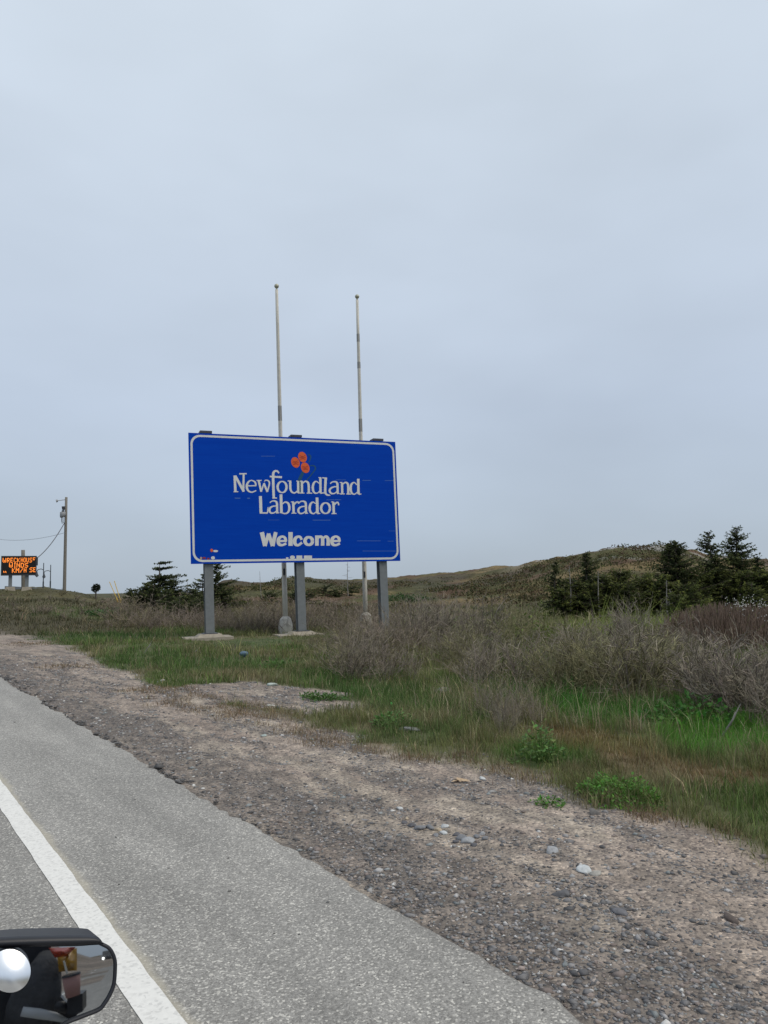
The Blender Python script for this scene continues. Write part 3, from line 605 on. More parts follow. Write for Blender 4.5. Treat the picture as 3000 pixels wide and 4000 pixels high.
def board_post(x):
    top = MBp(x, 1240)-tow*.22; bot = np.array([top[0], top[1], float(Hgt(top[0], top[1]))-.2])
    m_ = (top+bot)/2; hz = (top[2]-bot[2])/2
    MB().box(m_+tow*.1, acr*.13, tow*.012, _z*hz).box(m_-tow*.1, acr*.13, tow*.012, _z*hz).box(m_, acr*.015, tow*.088, _z*hz).build('post', MT['steel'], board)
    MB().box(bot+_z*.22, acr*.4, tow*.4, _z*.2, top=.8).build('concrete_footing', MT['concrete'], board)
board_post(22.5); board_post(58.5)

def pole_thing(name, x, rng_, ytop, r0, r1, label, cat, xt=None, m='wood'):
    b = at_range(x, rng_); d = rayd(xt or x, ytop); top = CAM+d*(rng_/math.hypot(d[0], d[1]))
    t = thing(name, b, label, cat)
    MB().tube([b-_z*.2]+[b+(top-b)*s for s in np.linspace(.05, 1, 6)], [r0]+list(np.linspace(r0, r1, 6)), 12).build('pole', MT[m], t, smooth=True)
    return t, b, top
sp, spb, spt = pole_thing('service_pole', 50.5, 68.5, 1188, .16, .14, 'short grey wooden pole standing behind the message board', 'pole', 49.8)
def rel(P, right, up, toward=0): return P+acr*right+_z*up+tow*toward
MB().box(rel(spb, .62, 2.3, .4), acr*.38, tow*.12, _z*.33).build('meter_box', MT['black'], sp)
MB().box(rel(spb, .2, 2.3, .25), acr*.25, tow*.04, _z*.06).build('bracket', MT['steel_d'], sp)
MB().tube([rel(spb, .22, -.1, .2), rel(spb, .22, 2.1, .2)], .05, 8).build('conduit', MT['white'], sp)
MB().tube([rel(spt, .25, -1.1), rel(spt, .75, -1.5)], .035, 6).build('service_bracket', MT['steel_d'], sp)
UR = 74.0
up, ub, ut = pole_thing('utility_pole', 139, UR, 1074, .15, .11, 'tall wooden utility pole with a transformer, right of the message board', 'utility pole', 143.2)
def UP(x, y): return MBp(x, y, UR)
MB().tube([UP(140, 1079.5), UP(133, 1080.5), UP(124, 1081.5)], [.035, .03, .03], 6).build('lamp_arm', MT['trafo'], up)
MB().tube([UP(125, 1081.6), UP(121, 1082.2)], [.10, .14], 8).build('lamp_head', MT['trafo'], up)
MB().tube([UP(137.2, 1094), UP(137.4, 1101)], [.16, .13], 8).build('fuse_cutout', MT['steel_d'], up)
MB().tube([UP(138, 1096), UP(142, 1096)], .03, 6).build('cutout_bracket', MT['steel_d'], up)
tr = MB().tube([UP(136.2, 1117), UP(136, 1116.4), UP(136, 1106.5), UP(136, 1106)], [.22, .26, .26, .22], 14).build('transformer', MT['trafo'], up, smooth=True)
MB().tube([UP(134.6, 1106), UP(134.6, 1102)], [.07, .04], 8).build('bushing', MT['steel_d'], tr); MB().tube([UP(137.2, 1106), UP(137.2, 1101)], [.07, .04], 8).build('bushing', MT['steel_d'], tr)
MB().tube([UP(136, 1109), UP(141, 1109)], .06, 6).build('transformer_bracket', MT['steel_d'], up)
MB().tube([UP(133.5, 1115), UP(133, 1124), UP(134.5, 1131)], .03, 6).build('lead', MT['wire'], up); MB().tube([UP(136, 1117), UP(136.3, 1128), UP(140.5, 1131)], .03, 6).build('lead', MT['wire'], up)
MB().tube([UP(138.5, 1151), UP(142, 1151)], .04, 6).build('wire_bracket', MT['steel_d'], up)
def wire(a, b, sag, label, r_=.022):
    mid = (a+b)/2; mb = MB(); pts = [a*(1-t)+b*t-_z*sag*4*t*(1-t) for t in np.linspace(0, 1, 18)]
    o = mb.tube(pts, r_, 5).build('overhead_wire', MT['wire'], origin=a); tag(o, label, 'wire', 'wires at the utility pole')
wire(UP(140, 1128), spt+acr*.28-_z*1.15, .6, 'sagging service wire from the utility pole down to the short pole', .035)
wire(UP(138.8, 1151), MBp(-30, 1160, 95), .5, 'thin lower wire running left from the utility pole', .014)
def lamp_post(x, rng_, ytop, lab):
    b = at_range(x, rng_); d = rayd(x, ytop); top = CAM+d*(rng_/math.hypot(d[0], d[1])); top[:2] = b[:2]
    t = thing('lamp_post', b, lab, 'lamp post', 'lamp posts beyond the knoll'); 
    MB().tube([b-_z*.3, b+_z*.9, b+_z*.95, top], [.08, .08, .055, .045], 8).build('pole', MT['lampm'], t)
    a = top-_z*.8; k = .55*rng_/100
    MB().tube([a, a-acr*.5*k+_z*.12, a-acr*1.1*k+_z*.05, a-acr*1.3*k-_z*.15], .045, 6).build('arm', MT['lampm'], t)
    h = a-acr*1.3*k-_z*.15; MB().tube([h, h-_z*.2, h-_z*.5, h-_z*.55], [.04, .09, .2, .18], 10).build('lamp_shade', MT['lampm'], t)
    MB().sphere(h-_z*.57, .1, 8, 6).build('lamp_globe', MT['trafo'], t)
lamp_post(93, 96, 1216, 'dark lamp post directly right of the message board'); lamp_post(108.3, 100, 1220, 'dark lamp post nearer the utility pole')
def guard_rail():
    P = [at_range(x, r_) for x, r_ in ((12, 86), (35, 87), (60, 88), (90, 89), (115, 90), (139, 91))]
    t = thing('guardrail', P[0], 'low steel guardrail along the crest of the left knoll', 'guardrail')
    top = [np.array([p[0], p[1], MBp(x, y, math.hypot(p[0], p[1]))[2]]) for p, (x, y) in zip(P, ((12, 1269.5), (35, 1270.5), (60, 1272), (90, 1274), (115, 1275), (139, 1277)))]
    mb = MB()
    for i in range(len(top)-1):
        a, b = top[i], top[i+1]; m_ = (a+b)/2; h = (b-a)/2; mb.box(m_, h, tow*.05, _z*.16)
    mb.build('rail', MT['rail'], t)
    for i in range(len(top)):
        c = top[i]-tow*.12; lo = float(Hgt(c[0], c[1]))-.2; hz = max(.2, (c[2]+.15-lo)/2); MB().box((c[0], c[1], c[2]+.15-hz), acr*.09, tow*.07, _z*hz).build('rail_post', MT['rail'], t)
guard_rail()
for x0, y0, x1, y1, lab in ((236.5, 1257, 262, 1306, 'left yellow guy wire guard leaning in the saddle'), (247, 1255, 267, 1309, 'right yellow guy wire guard leaning in the saddle')):
    b = G(x1, y1+8); rr = math.hypot(b[0], b[1]); rr = min(rr, 52); b = at_range(x1, rr); d = rayd(x0, y0); top = CAM+d*((rr+1.2)/math.hypot(d[0], d[1]))
    t = thing('guy_wire_guard', b, lab, 'guy wire', 'yellow guy wire guards')
    MB().tube([b-_z*.2, b+(top-b)*.35], [.05, .05], 8).build('guard_tube', MT['yellow'], t); MB().tube([b+(top-b)*.35, top], [.024, .024], 6).build('guy_wire', MT['yellow'], t)

# ------------------------------------------------------------------ vegetation builders
class Ribbons:
    """collects tapered twigs as three-sided prisms (vectorised)"""
    def __init__(s): s.V = []; s.F = []; s.C = []; s.n = 0
    def add(s, A, B, ra, rb, C):
        A, B = np.atleast_2d(A), np.atleast_2d(B); n = len(A)
        d = B-A; d /= np.linalg.norm(d, axis=1, keepdims=True)+1e-9
        ref = np.where(np.abs(d[:, 2:3]) < .9, np.array([[0, 0, 1.]]), np.array([[1., 0, 0]])); u = np.cross(d, ref); u /= np.linalg.norm(u, axis=1, keepdims=True)+1e-9; v = np.cross(d, u)
        ra = np.broadcast_to(np.asarray(ra, float), (n,))[:, None]; rb = np.broadcast_to(np.asarray(rb, float), (n,))[:, None]
        P = []
        for k in range(3):
            w_ = u*math.cos(2.0944*k)+v*math.sin(2.0944*k); P += [A+w_*ra, B+w_*rb]
        V = np.stack(P, 1); base = (np.arange(n)*6)[:, None]+s.n
        F = np.concatenate([base+np.array([0, 2, 3, 1]), base+np.array([2, 4, 5, 3]), base+np.array([4, 0, 1, 5])], 1).reshape(-1, 4)
        s.V.append(V.reshape(-1, 3)); s.F.append(F); s.C.append(np.repeat(np.broadcast_to(C, (n, 3)), 6, 0)); s.n += n*6
    def obj(s, name, m, **k): return mesh_obj(name, np.vstack(s.V), np.vstack(s.F), m, cols=np.vstack(s.C), **k)
class Tris:
    """flat leaf-like diamonds (vectorised)"""
    def __init__(s): s.V = []; s.C = []; s.n = 0
    def add(s, P, D, Ln, W, C, up=None, mid=.45):
        n = len(P); D = D/(np.linalg.norm(D, axis=1, keepdims=True)+1e-9); r_ = rng.normal(size=(n, 3)) if up is None else up
        S_ = np.cross(D, r_); S_ /= np.linalg.norm(S_, axis=1, keepdims=True)+1e-9
        Ln = np.broadcast_to(np.asarray(Ln, float), (n,))[:, None]; W = np.broadcast_to(np.asarray(W, float), (n,))[:, None]
        s.V.append(np.stack([P, P+D*Ln*mid+S_*W/2, P+D*Ln, P+D*Ln*mid-S_*W/2], 1).reshape(-1, 3)); s.C.append(np.repeat(np.broadcast_to(C, (n, 3)), 4, 0)); s.n += n
    def data(s): return np.vstack(s.V), np.arange(s.n*4).reshape(-1, 4), np.vstack(s.C)
    def obj(s, name, m, **k):
        V, F, C = s.data(); return mesh_obj(name, V, F, m, cols=C, **k)
def spruce(base, H, Rw, label, group, name='spruce_tree', bare=0., prof=.85, sparse=1., flatness=0., stems=1, lay=.15, tint=1.0, wind=None, px=.075):
    t = thing(name, base, label, 'tree', group); base = np.asarray(base, float)
    tk = MB(); T = Tris(); br = Ribbons()
    wind = np.array(wind if wind is not None else (rng.uniform(.1, .7), rng.uniform(-.3, .3), 0.))
    for s_ in range(stems):
        off = np.array([rng.normal()*.12, rng.normal()*.12, 0])*(stems > 1)*3; hh = H*(1-.07*s_); lean = np.array([rng.normal()*.03, rng.normal()*.03, 1])
        axis = lambda f: base+off*min(1, f*2)+lean*hh*f
        tk.tube([axis(f) - (_z*.3 if f == 0 else 0) for f in (0, .3, .6, .85, 1)], [.028*H, .02*H, .013*H, .006*H, .003*H], 7)
        z = bare*hh
        while z < hh*.985:
            f = z/hh; f2 = (z-bare*hh)/(hh-bare*hh)
            Lm = Rw*(max(1-f2, 0)**prof)+.10
            nb = int(rng.integers(7, 11)*sparse+.5)
            for _ in range(max(nb, 2)):
                if rng.random() < .10: continue
                a = rng.random()*6.283; Lb = Lm*rng.uniform(.6, 1.15); o = np.array([math.cos(a), math.sin(a), 0]); Lb *= (1+.5*float(o@wind))*(.55+.8*float(vnoise(a*1.3+s_*3, z*2.2+base[0], 12)))
                if Lb < .06: continue
                sl = (.55*f2-.12)*(1-flatness)+rng.normal()*.07
                p0 = axis(f)+_z*rng.normal()*.03; k = max(3, int(Lb/.085)); ss_ = np.linspace(.12, 1, k)
                P = p0+o*(Lb*ss_)[:, None]+_z*(Lb*(sl*ss_+.16*ss_**2-.12*ss_))[:, None]
                br.add(p0, P[-1], .010+.008*Lb, .004, (.09, .075, .06))
                sd_ = np.array([-o[1], o[0], 0]); tip = np.linspace(0, 1, k)
                for side in (-1, 1, 0, 2):
                    D = o*(.75+.3*rng.random((k, 1)))+(sd_*side*(.9) if side in (-1, 1) else (_z*(.9 if side == 0 else -.5)))+rng.normal(size=(k, 3))*.22
                    ln = (.20 if side in (-1, 1) else .12)*rng.uniform(.6, 1.25, k)*(1.1-.45*tip)*min(1, .45+Lb)
                    c = np.array([.046, .062, .028])+np.array([.085, .085, .020])*((tip**2)*rng.random(k))[:, None]; c = c*rng.uniform(.7, 1.35, (k, 1))*tint
                    T.add(P+rng.normal(size=(k, 3))*.02, D, ln, px*rng.uniform(.9, 1.5, k), c, up=np.tile(_z, (k, 1))+rng.normal(size=(k, 3))*.5)
            z += lay*rng.uniform(.7, 1.3)*(1+1.6*flatness*rng.random())
    tr_ = tk.build('trunk', MT['bark'], t, smooth=True)
    T.obj('crown', MT['needles'], parent=t); br.obj('branches', MT['twig'], parent=t)
    return t
def tree_at(x, ytop, rng_, half, label, group='spruces right of the sign', **k):
    b = at_range(x, rng_); d = rayd(x, ytop); top = CAM+d*(rng_/math.hypot(d[0], d[1])); Hh = max(.7, top[2]-b[2])
    return spruce(b, Hh, 1.22*half*K/FPX*rng_, label, group, **k)
for a in [
    (1592, 1136, 45, 70, 'tallest dense spruce at the far right against the sky', dict(prof=.85, wind=(.15, 0, 0))), (1543, 1147, 43, 42, 'slim open spruce just left of the tallest one', dict(prof=.7, sparse=.75, wind=(-.3, .2, 0))),
    (1465, 1168, 40, 52, 'spruce with the higher of two tips left of the skyline pair', dict(prof=.7)), (1446, 1174, 40.4, 46, 'spruce with the lower tip, fused with its taller twin', dict(prof=.8)),
    (1640, 1203, 44, 30, 'short ragged spruce on the right of the tallest one', dict(prof=.6)), (1268, 1191, 37, 40, 'narrow pointed spruce alone in the middle of the thicket', dict(prof=.95, sparse=.8)),
    (1195, 1213, 36.5, 34, 'leftmost narrow spruce of the right hand clump', dict(prof=.9, sparse=.7))]:
    tree_at(a[0], a[1], a[2], a[3], a[4], **a[5])
LOWLAB = 'low bushy spruce in the clump below the right skyline'
for x, y, r_, h in ((1340, 1236, 38, 52), (1385, 1242, 39, 46), (1302, 1246, 37, 46), (1238, 1252, 37, 40), (1425, 1246, 38.5, 46), (1500, 1228, 41, 52), (1600, 1238, 43, 62), (1535, 1236, 43, 56), (1456, 1285, 32, 28), (1215, 1262, 36, 40), (1655, 1232, 43.5, 48), (1360, 1262, 36.5, 44), (1275, 1262, 36, 40), (1625, 1258, 38, 24), (1480, 1262, 38, 40)):
    tree_at(x, y, r_, h, LOWLAB, prof=.5, lay=.13, tint=np.array([1.35, 1.3, 1.0])*rng.uniform(.8, 1.2), sparse=.9)
LG = 'wind shaped evergreens left of the sign'
tree_at(343, 1213, 50, 36, 'flat layered pine with open boughs standing against the sky left of the sign', LG, name='layered_pine', prof=.35, sparse=.75, flatness=.85, bare=.2, stems=2, lay=.24, px=.12)
tree_at(462, 1214, 48, 44, 'evergreen directly behind the left sign post', LG, prof=.6, sparse=.8, lay=.17)
tree_at(437, 1240, 47, 36, 'ragged evergreen just left of the left sign post', LG, prof=.5, sparse=.8, flatness=.4)
tree_at(368, 1252, 49, 24, 'small spreading evergreen on the right of the layered pine', LG, prof=.4, sparse=.8, flatness=.4)
for x, y, r_, h in ((288, 1273, 50, 30), (312, 1266, 49.5, 34), (336, 1262, 48.5, 36), (392, 1284, 43, 34), (375, 1300, 41, 32), (408, 1297, 41.5, 34), (360, 1278, 46, 34), (415, 1272, 46, 34), (485, 1272, 47, 28), (440, 1285, 44, 36)):
    tree_at(x, y, r_, h, 'low wind clipped evergreen in the clump left of the sign', LG, prof=.45, flatness=.35, lay=.13)
MG = 'small conifers on the slope behind the sign'
for x, y, r_, h, lab in ((575, 1281, 62, 34, 'dark round conifer left of the middle sign post'), (640, 1276, 60, 34, 'dark conifer half hidden by the middle sign post'), (664, 1280, 61, 20, 'small conifer right of the middle sign post'), (706, 1266, 72, 26, 'low pointed conifer between the sign posts'), (755, 1268, 74, 22, 'low conifer at the foot of the thin snag'), (727, 1274, 72, 20, 'flat conifer bush beside the low pointed conifer')):
    tree_at(x, y, r_, h, lab, MG, prof=.5, lay=.16, px=.07)
def snag(x, ytop, rng_, label, xt=None, r0=.05, nb=14, bl=.5, grp='dead grey snags'):
    b = at_range(x, rng_); d = rayd(xt or x, ytop); top = CAM+d*(rng_/math.hypot(d[0], d[1])); t = thing('dead_tree', b, label, 'dead tree', grp)
    MB().tube([b-_z*.2, b+(top-b)*.5+rng.normal(size=3)*.05, top], [r0, r0*.7, r0*.3], 6).build('trunk', MT['snag'], t)
    rb = Ribbons()
    for i in range(nb):
        f = rng.uniform(.25, .97); p = b+(top-b)*f; a = rng.random()*6.28; ln = bl*(1.15-f)*rng.uniform(.5, 1.2); q = p+np.array([math.cos(a)*ln, math.sin(a)*ln, rng.uniform(-.1, .3)*ln]); rb.add(p, q, r0*.3, r0*.12, (.20, .19, .175))
    rb.obj('branches', MT['twig'], parent=t)
snag(565, 1234, 64, 'thin bent dead stem left of the middle sign post', 561, .035, 4, .4); snag(752, 1214, 72, 'thin straight dead tree between middle and right posts', 751, .05, 16, .9)
for x, y, lab in ((1292, 1233, 'pale dead stem right of the narrow pointed spruce'), (1440, 1253, 'short dead stem left of the twin tipped spruce'), (1230, 1222, 'dead stem right of the leftmost narrow spruce'), (1446, 1272, 'bleached snag in front of the twin tipped spruce'), (405, 1258, 'grey dead spire left of the ragged evergreen')):
    snag(x, y, 36 if x > 600 else 46, lab, None, .035, 14, .6)
lp = at_range(207, 62); lt = thing('lollipop_tree', lp, 'tiny round topped tree alone on the left skyline', 'tree'); d = rayd(207.5, 1272); topz = CAM[2]+d[2]/math.hypot(d[0], d[1])*62
MB().tube([lp-_z*.2, (lp[0], lp[1], topz-.1)], [.07, .05], 6).build('trunk', MT['bark'], lt)
T = Tris(); q = rng.normal(size=(260, 3)); q /= np.linalg.norm(q, axis=1, keepdims=True); T.add(np.array([lp[0], lp[1], topz+.05])+q*rng.uniform(.05, .27, (260, 1)), q+rng.normal(size=(260, 3))*.4, .16, .1, np.array([.03, .036, .022])*rng.uniform(.6, 1.3, (260, 1))); T.obj('crown', MT['needles'], parent=lt)

# ------------------------------------------------------------------ shrubs
def shrub_arrays(H, spread, nst, seed, fine=1.0, twigs=7):
    r_ = np.random.default_rng(seed); A = []; B = []; ra = []; rb = []; C = []
    def seg(a, b, x, y, c): A.append(a); B.append(b); ra.append(x); rb.append(y); C.append(c)
    for i in range(nst):
        a = r_.random()*6.283; o = np.array([math.cos(a), math.sin(a), 0]); p = o*r_.random()*spread*.25; ln = H*r_.uniform(.65, 1.1); tilt = r_.uniform(.1, 1.0)*spread/H
        c = np.array([.185, .165, .135])*r_.uniform(.45, 1.75)*np.array([1, r_.uniform(.93, 1.02), r_.uniform(.88, 1.02)])
        d = o*tilt+_z; d /= np.linalg.norm(d); n = 5; rad = .0065*fine*r_.uniform(.6, 1.3)
        for k in range(n):
            d2 = d+r_.normal(size=3)*.24; d2 /= np.linalg.norm(d2); q = p+d2*ln/n; seg(p, q, rad*(1-k/n*.7), rad*(1-(k+1)/n*.7), c)
            if k >= 1:
                for _ in range(max(1, int(twigs/4+r_.random()))):
                    e = d2*.8+r_.normal(size=3)*.55; e[2] = abs(e[2])*.9+.1; e /= np.linalg.norm(e); l2 = ln*r_.uniform(.12, .32)
                    m_ = q+e*l2*.5; e2 = e+r_.normal(size=3)*.3; e2 /= np.linalg.norm(e2); t_ = m_+e2*l2*.5
                    seg(q, m_, rad*.6, rad*.5, c*1.1); seg(m_, t_, rad*.5, rad*.25, c*1.2)
                    if r_.random() < .6:
                        e3 = e2+r_.normal(size=3)*.6; e3 /= np.linalg.norm(e3); seg(m_, m_+e3*l2*.45, rad*.35, rad*.2, c*1.1)
            p = q; d = d2
    return np.array(A), np.array(B), np.array(ra), np.array(rb), np.array(C)
# far thicket: one mass nobody could count
T1 = Ribbons(); temps = [shrub_arrays(1., .7, 11, 900+i, 1.15, 4) for i in range(8)]
NT = 0
for trial in range(9000):
    az = rng.uniform(3, 66); r0 = float(thick_r(az)); rr = r0*math.exp(rng.random()**1.25*math.log(62/r0))
    x, y = rr*math.sin(R(az)), rr*math.cos(R(az))
    if az > 35 and rr < 20: continue
    if min(math.hypot(x-f[0], y-f[1]) for f in FOOT) < 1.5: continue
    if az < 32 and min(math.hypot(x-f[0]*.95, y-f[1]*.95) for f in FOOT) < 1.8: continue
    dens = .95 if az < 38 else .10
    if az > 36 and rr > 32: dens = .25
    if az < 14: dens = .35
    if rr > 50: dens *= .5
    if float(fbm(np.array([x/5]), np.array([y/5]), 3, 500)[0]) < .36: dens *= .3
    if rng.random() > dens: continue
    if NT > 1050: break
    NT += 1
    A, B, ra, rb, C = temps[NT % 8]; hh = (.4+.75*rng.random()**1.5)*(1.0 if rr < 45 else .8)*(.5 if az < 15 else 1)*(.7+.6*float(fbm(np.array([x/2.2]), np.array([y/2.2]), 2, 520)[0]))*(.7 if az > 38 else 1); th = rng.random()*6.28; c_, s_ = math.cos(th), math.sin(th); Rm = np.array([[c_, -s_, 0], [s_, c_, 0], [0, 0, 1]]); wsc = rng.uniform(.9, 1.4)
    P = np.array([x, y, float(Hgt(x, y))-.04]); Sx = np.array([hh*wsc, hh*wsc, hh]); tk = max(.8, rr/26)
    tint = np.array([1, .96, .97])*rng.uniform(.7, 1.2) if rng.random() < .7 else np.array([.95, .98, .75])*rng.uniform(.7, 1.1)
    T1.add((A@Rm.T)*Sx+P, (B@Rm.T)*Sx+P, ra*tk, rb*tk, C*tint)
tag(T1.obj('thicket', MT['twig']), 'leafless grey brown scrub covering the flat ground behind the sign', 'scrub', kind='stuff')
# nearer leafless shrubs, each its own
SHM = []
for i in range(7):
    H_ = 1.0; A, B, ra, rb, C = shrub_arrays(H_, .9 if i < 5 else 1.3, 24, 700+i, 1.3+.35*(i % 2), 8); rbn = Ribbons(); rbn.add(A, B, ra, rb, C*(np.array([1., 1., 1.]) if i % 3 else np.array([.95, 1.02, .72])))
    V_ = np.vstack(rbn.V); F_ = np.vstack(rbn.F); C_ = np.vstack(rbn.C)
    o = mesh_obj('shrub_source', V_, F_, MT['twig'], cols=C_); SHM.append(o.data); bpy.data.objects.remove(o)
def shrub(p, h, wd, k, label, group, name='bare_shrub', rot=None):
    o = bpy.data.objects.new(name, SHM[k]); col.objects.link(o); o.location = tuple(p-_z*.04); o.scale = (h*wd, h*wd, h); o.rotation_euler = (rng.normal()*.05, rng.normal()*.05, rng.random()*6.28 if rot is None else rot); tag(o, label, 'shrub', group); return o
SG = 'bare shrubs right of the sign'
def mass(n, x0, x1, y0, y1, h0, h1, wd, label, group, ks=(0, 1, 2, 3, 4, 5, 6)):
    for _ in range(n):
        p = G(rng.uniform(x0, x1), rng.uniform(y0, y1)); shrub(p, rng.uniform(h0, h1), wd*rng.uniform(.8, 1.25), int(rng.choice(ks)), label, group)
mass(16, 1215, 1400, 1455, 1512, .75, 1.12, 1.0, 'big bare twiggy shrub in the middle of the right hand tangle', 'big bare shrubs, middle of the tangle')
mass(12, 1225, 1420, 1400, 1450, .6, 1.0, 1.0, 'bare shrub at the back of the right hand tangle', 'bare shrubs at the back of the tangle')
mass(15, 1520, 1690, 1490, 1575, .75, 1.1, .95, 'dark bare shrub at the right edge of the picture', 'dark bare shrubs at the right edge', (1, 2, 4, 5))
mass(7, 1325, 1400, 1392, 1425, .9, 1.2, .7, 'tall pale dry bush sticking up in front of the spruce clump', 'tall pale dry bushes', (1, 4))
mass(12, 1085, 1180, 1370, 1410, .8, 1.25, .9, 'dark olive bare bush left of the leafy yellow green bush', 'dark olive bushes', (0, 3, 6))
mass(46, 740, 1060, 1392, 1475, .45, .95, .95, 'bare grey brown shrub in front of the right sign post', 'bare shrubs in front of the right sign post')
mass(20, 985, 1220, 1415, 1490, .5, .95, .95, 'bare shrub between the right sign post thicket and the tangle', 'bare shrubs left of the tangle')
mass(12, 1390, 1530, 1405, 1470, .6, .95, .95, 'bare shrub behind the gap in the right hand tangle', 'bare shrubs behind the gap')
mass(12, 640, 790, 1382, 1425, .35, .6, .9, 'small bare shrub in the grass between middle and right posts', 'small bare shrubs below the sign', (1, 3, 6))
mass(14, 1430, 1520, 1440, 1500, .45, .75, .9, 'low bare shrub between the two larger shrub masses on the right', 'low bare shrubs between the masses')
mass(12, 880, 1060, 1378, 1400, 1.1, 1.5, .8, 'purple grey thicket shrub right of the right sign post', 'purple grey shrubs right of the sign', (1, 2, 4, 5))
for i in range(12):
    p = G(rng.uniform(1015, 1165), rng.uniform(1545, 1592)); shrub(p, rng.uniform(.45, .62), .55, int(rng.integers(0, 5)), 'stiff upright grey stems at the grass edge below the shrubs', 'upright grey stems at the grass edge')

# ------------------------------------------------------------------ grass
def blades(Np, seed, name, rmin, rmax, keep, hgt, wid, label, colf=None, per=16, dryp=.11, bendm=.8):
    r_ = np.random.default_rng(seed); nt_ = Np//per; azt = r_.uniform(1, 67, nt_); rt = rmin*np.exp(r_.random(nt_)*math.log(rmax/rmin)); tx = np.repeat(rt*np.sin(np.radians(azt)), per); ty = np.repeat(rt*np.cos(np.radians(azt)), per)
    thj = np.repeat(np.exp(r_.normal(size=nt_)*.32), per); tcj = np.repeat(np.exp(r_.normal(size=nt_)*.24), per); tdr = np.repeat(r_.random(nt_), per); rj = np.repeat(np.maximum(1, rt/9), per)*.055
    ox_ = r_.normal(size=len(tx))*rj; oy_ = r_.normal(size=len(tx))*rj; x = tx+ox_; y = ty+oy_; rr = np.hypot(x, y); az = np.degrees(np.arctan2(x, y))
    m_ = (x > 2.6) & (r_.random(len(x)) < keep(x, y, rr, az)); x, y, rr, az, thj, tcj, tdr, ox_, oy_ = [q[m_] for q in (x, y, rr, az, thj, tcj, tdr, ox_, oy_)]; n = len(x)
    c, hf = grass_colour(x, y) if colf is None else colf(x, y, r_)
    z = Hgt(x, y)-.02; h = hgt(x, y, rr, az, r_)*hf*thj*r_.uniform(.55, 1.3, n); th = r_.random(n)*6.283; wd = wid*np.maximum(1, rr/9)*r_.uniform(.7, 1.3, n)
    bend = r_.uniform(.1, bendm, n)*h; bd = np.arctan2(oy_, ox_)+r_.normal(size=n)*.7
    P0 = np.stack([x, y, z], -1); sx = np.stack([np.cos(th), np.sin(th), 0*th], -1)*(wd/2)[:, None]; bv = np.stack([np.cos(bd)*bend, np.sin(bd)*bend, 0*bend], -1)
    up = np.stack([0*h, 0*h, h], -1); P1 = P0+up*.55+bv*.28; P2 = P0+up*np.sqrt(np.clip(1-(bend/h)**2*.45, .12, 1))[:, None]+bv
    V = np.stack([P0-sx, P0+sx, P1+sx*.7, P1-sx*.7, P2], 1).reshape(-1, 3)
    b = np.arange(n)*5; F4 = np.stack([b, b+1, b+2, b+3], -1); F3 = np.stack([b+3, b+2, b+4, b+4], -1)
    j = r_.uniform(.65, 1.4, (n, 1))*(1+r_.normal(size=(n, 3))*.06); j = j*tcj[:, None]; dryb = (r_.random(n)*.5+tdr*.5 < dryp*1.6)[:, None]; c = np.where(dryb, np.array([.30, .25, .155]), c)*j
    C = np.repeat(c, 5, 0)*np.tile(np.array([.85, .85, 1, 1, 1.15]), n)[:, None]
    me = bpy.data.meshes.new(name); me.vertices.add(len(V)); me.vertices.foreach_set('co', V.astype(np.float32).ravel())
    loops = np.concatenate([F4, F3[:, :3]], 1).ravel(); me.loops.add(len(loops)); me.loops.foreach_set('vertex_index', loops.astype(np.int32))
    ls = np.stack([np.arange(n)*7, np.arange(n)*7+4], -1).ravel(); me.polygons.add(2*n); me.polygons.foreach_set('loop_start', ls.astype(np.int32)); me.update(calc_edges=True)
    a = me.color_attributes.new('Col', 'FLOAT_COLOR', 'POINT'); a.data.foreach_set('color', np.hstack([C, np.ones((len(C), 1))]).astype(np.float32).ravel())
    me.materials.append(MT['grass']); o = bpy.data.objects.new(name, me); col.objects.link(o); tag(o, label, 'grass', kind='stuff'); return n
def clear(x, y):
    k = np.ones(len(x))
    for f in FOOT: k = k*ss(.85, 1.1, np.hypot(x-f[0], (y-f[1])*1.35))
    return k
def keep_main(x, y, rr, az): return clear(x, y)*np.clip((1-in_gravel(x, y))*(.45+.9*ss(.3, .6, fbm(x/.9, y/.9, 3, 88)))*np.where(rr > 34, .45, 1), 0, 1)
def h_main(x, y, rr, az, r_):
    e_ = np.clip((rr-gravel_r(az))/3.0, 0, 1); h = .045+.09*e_+.10*fbm(x/2, y/2, 2, 99)+.07*ss(38, 46, az)*ss(13, 18, rr)
    for f in FOOT[:2]:
        dd = np.hypot(x-f[0]*.93, y-f[1]*.93); h = h*(.5+.5*ss(1.8, 3.6, dd))
    return h
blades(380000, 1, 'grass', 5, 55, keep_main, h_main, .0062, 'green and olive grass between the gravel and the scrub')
def brown(x, y, r_): 
    t = r_.random((len(x), 1)); return np.array([.17, .12, .075])*(1-t)+np.array([.24, .185, .11])*t, np.ones(len(x))
BR = [(G(x, y), rad) for x, y, rad in ((900, 1640, .35), (1120, 1690, .3), (1420, 1765, .3), (1520, 1800, .35), (1080, 1668, .25), (820, 1618, .4), (400, 1512, 1.0), (480, 1530, .9), (560, 1545, .8), (620, 1565, .6), (660, 1585, .5), (340, 1492, .9), (1230, 1680, .3), (80, 1392, 1.6), (160, 1440, 1.0), (1000, 1640, .35), (700, 1600, .5))]
def keep_br(x, y, rr, az):
    k = np.zeros(len(x))
    for p, rad in BR: k = np.maximum(k, 1-ss(.3, 1., np.hypot(x-p[0], y-p[1])/rad))
    return k*ss(.3, .5, fbm(x/.35, y/.35, 3, 91))
blades(420000, 2, 'dry_grass', 4, 30, keep_br, lambda x, y, rr, az, r_: .075+0*x, .005, 'thin reddish brown grass growing through the gravel shoulder', brown, per=5, bendm=1.2)
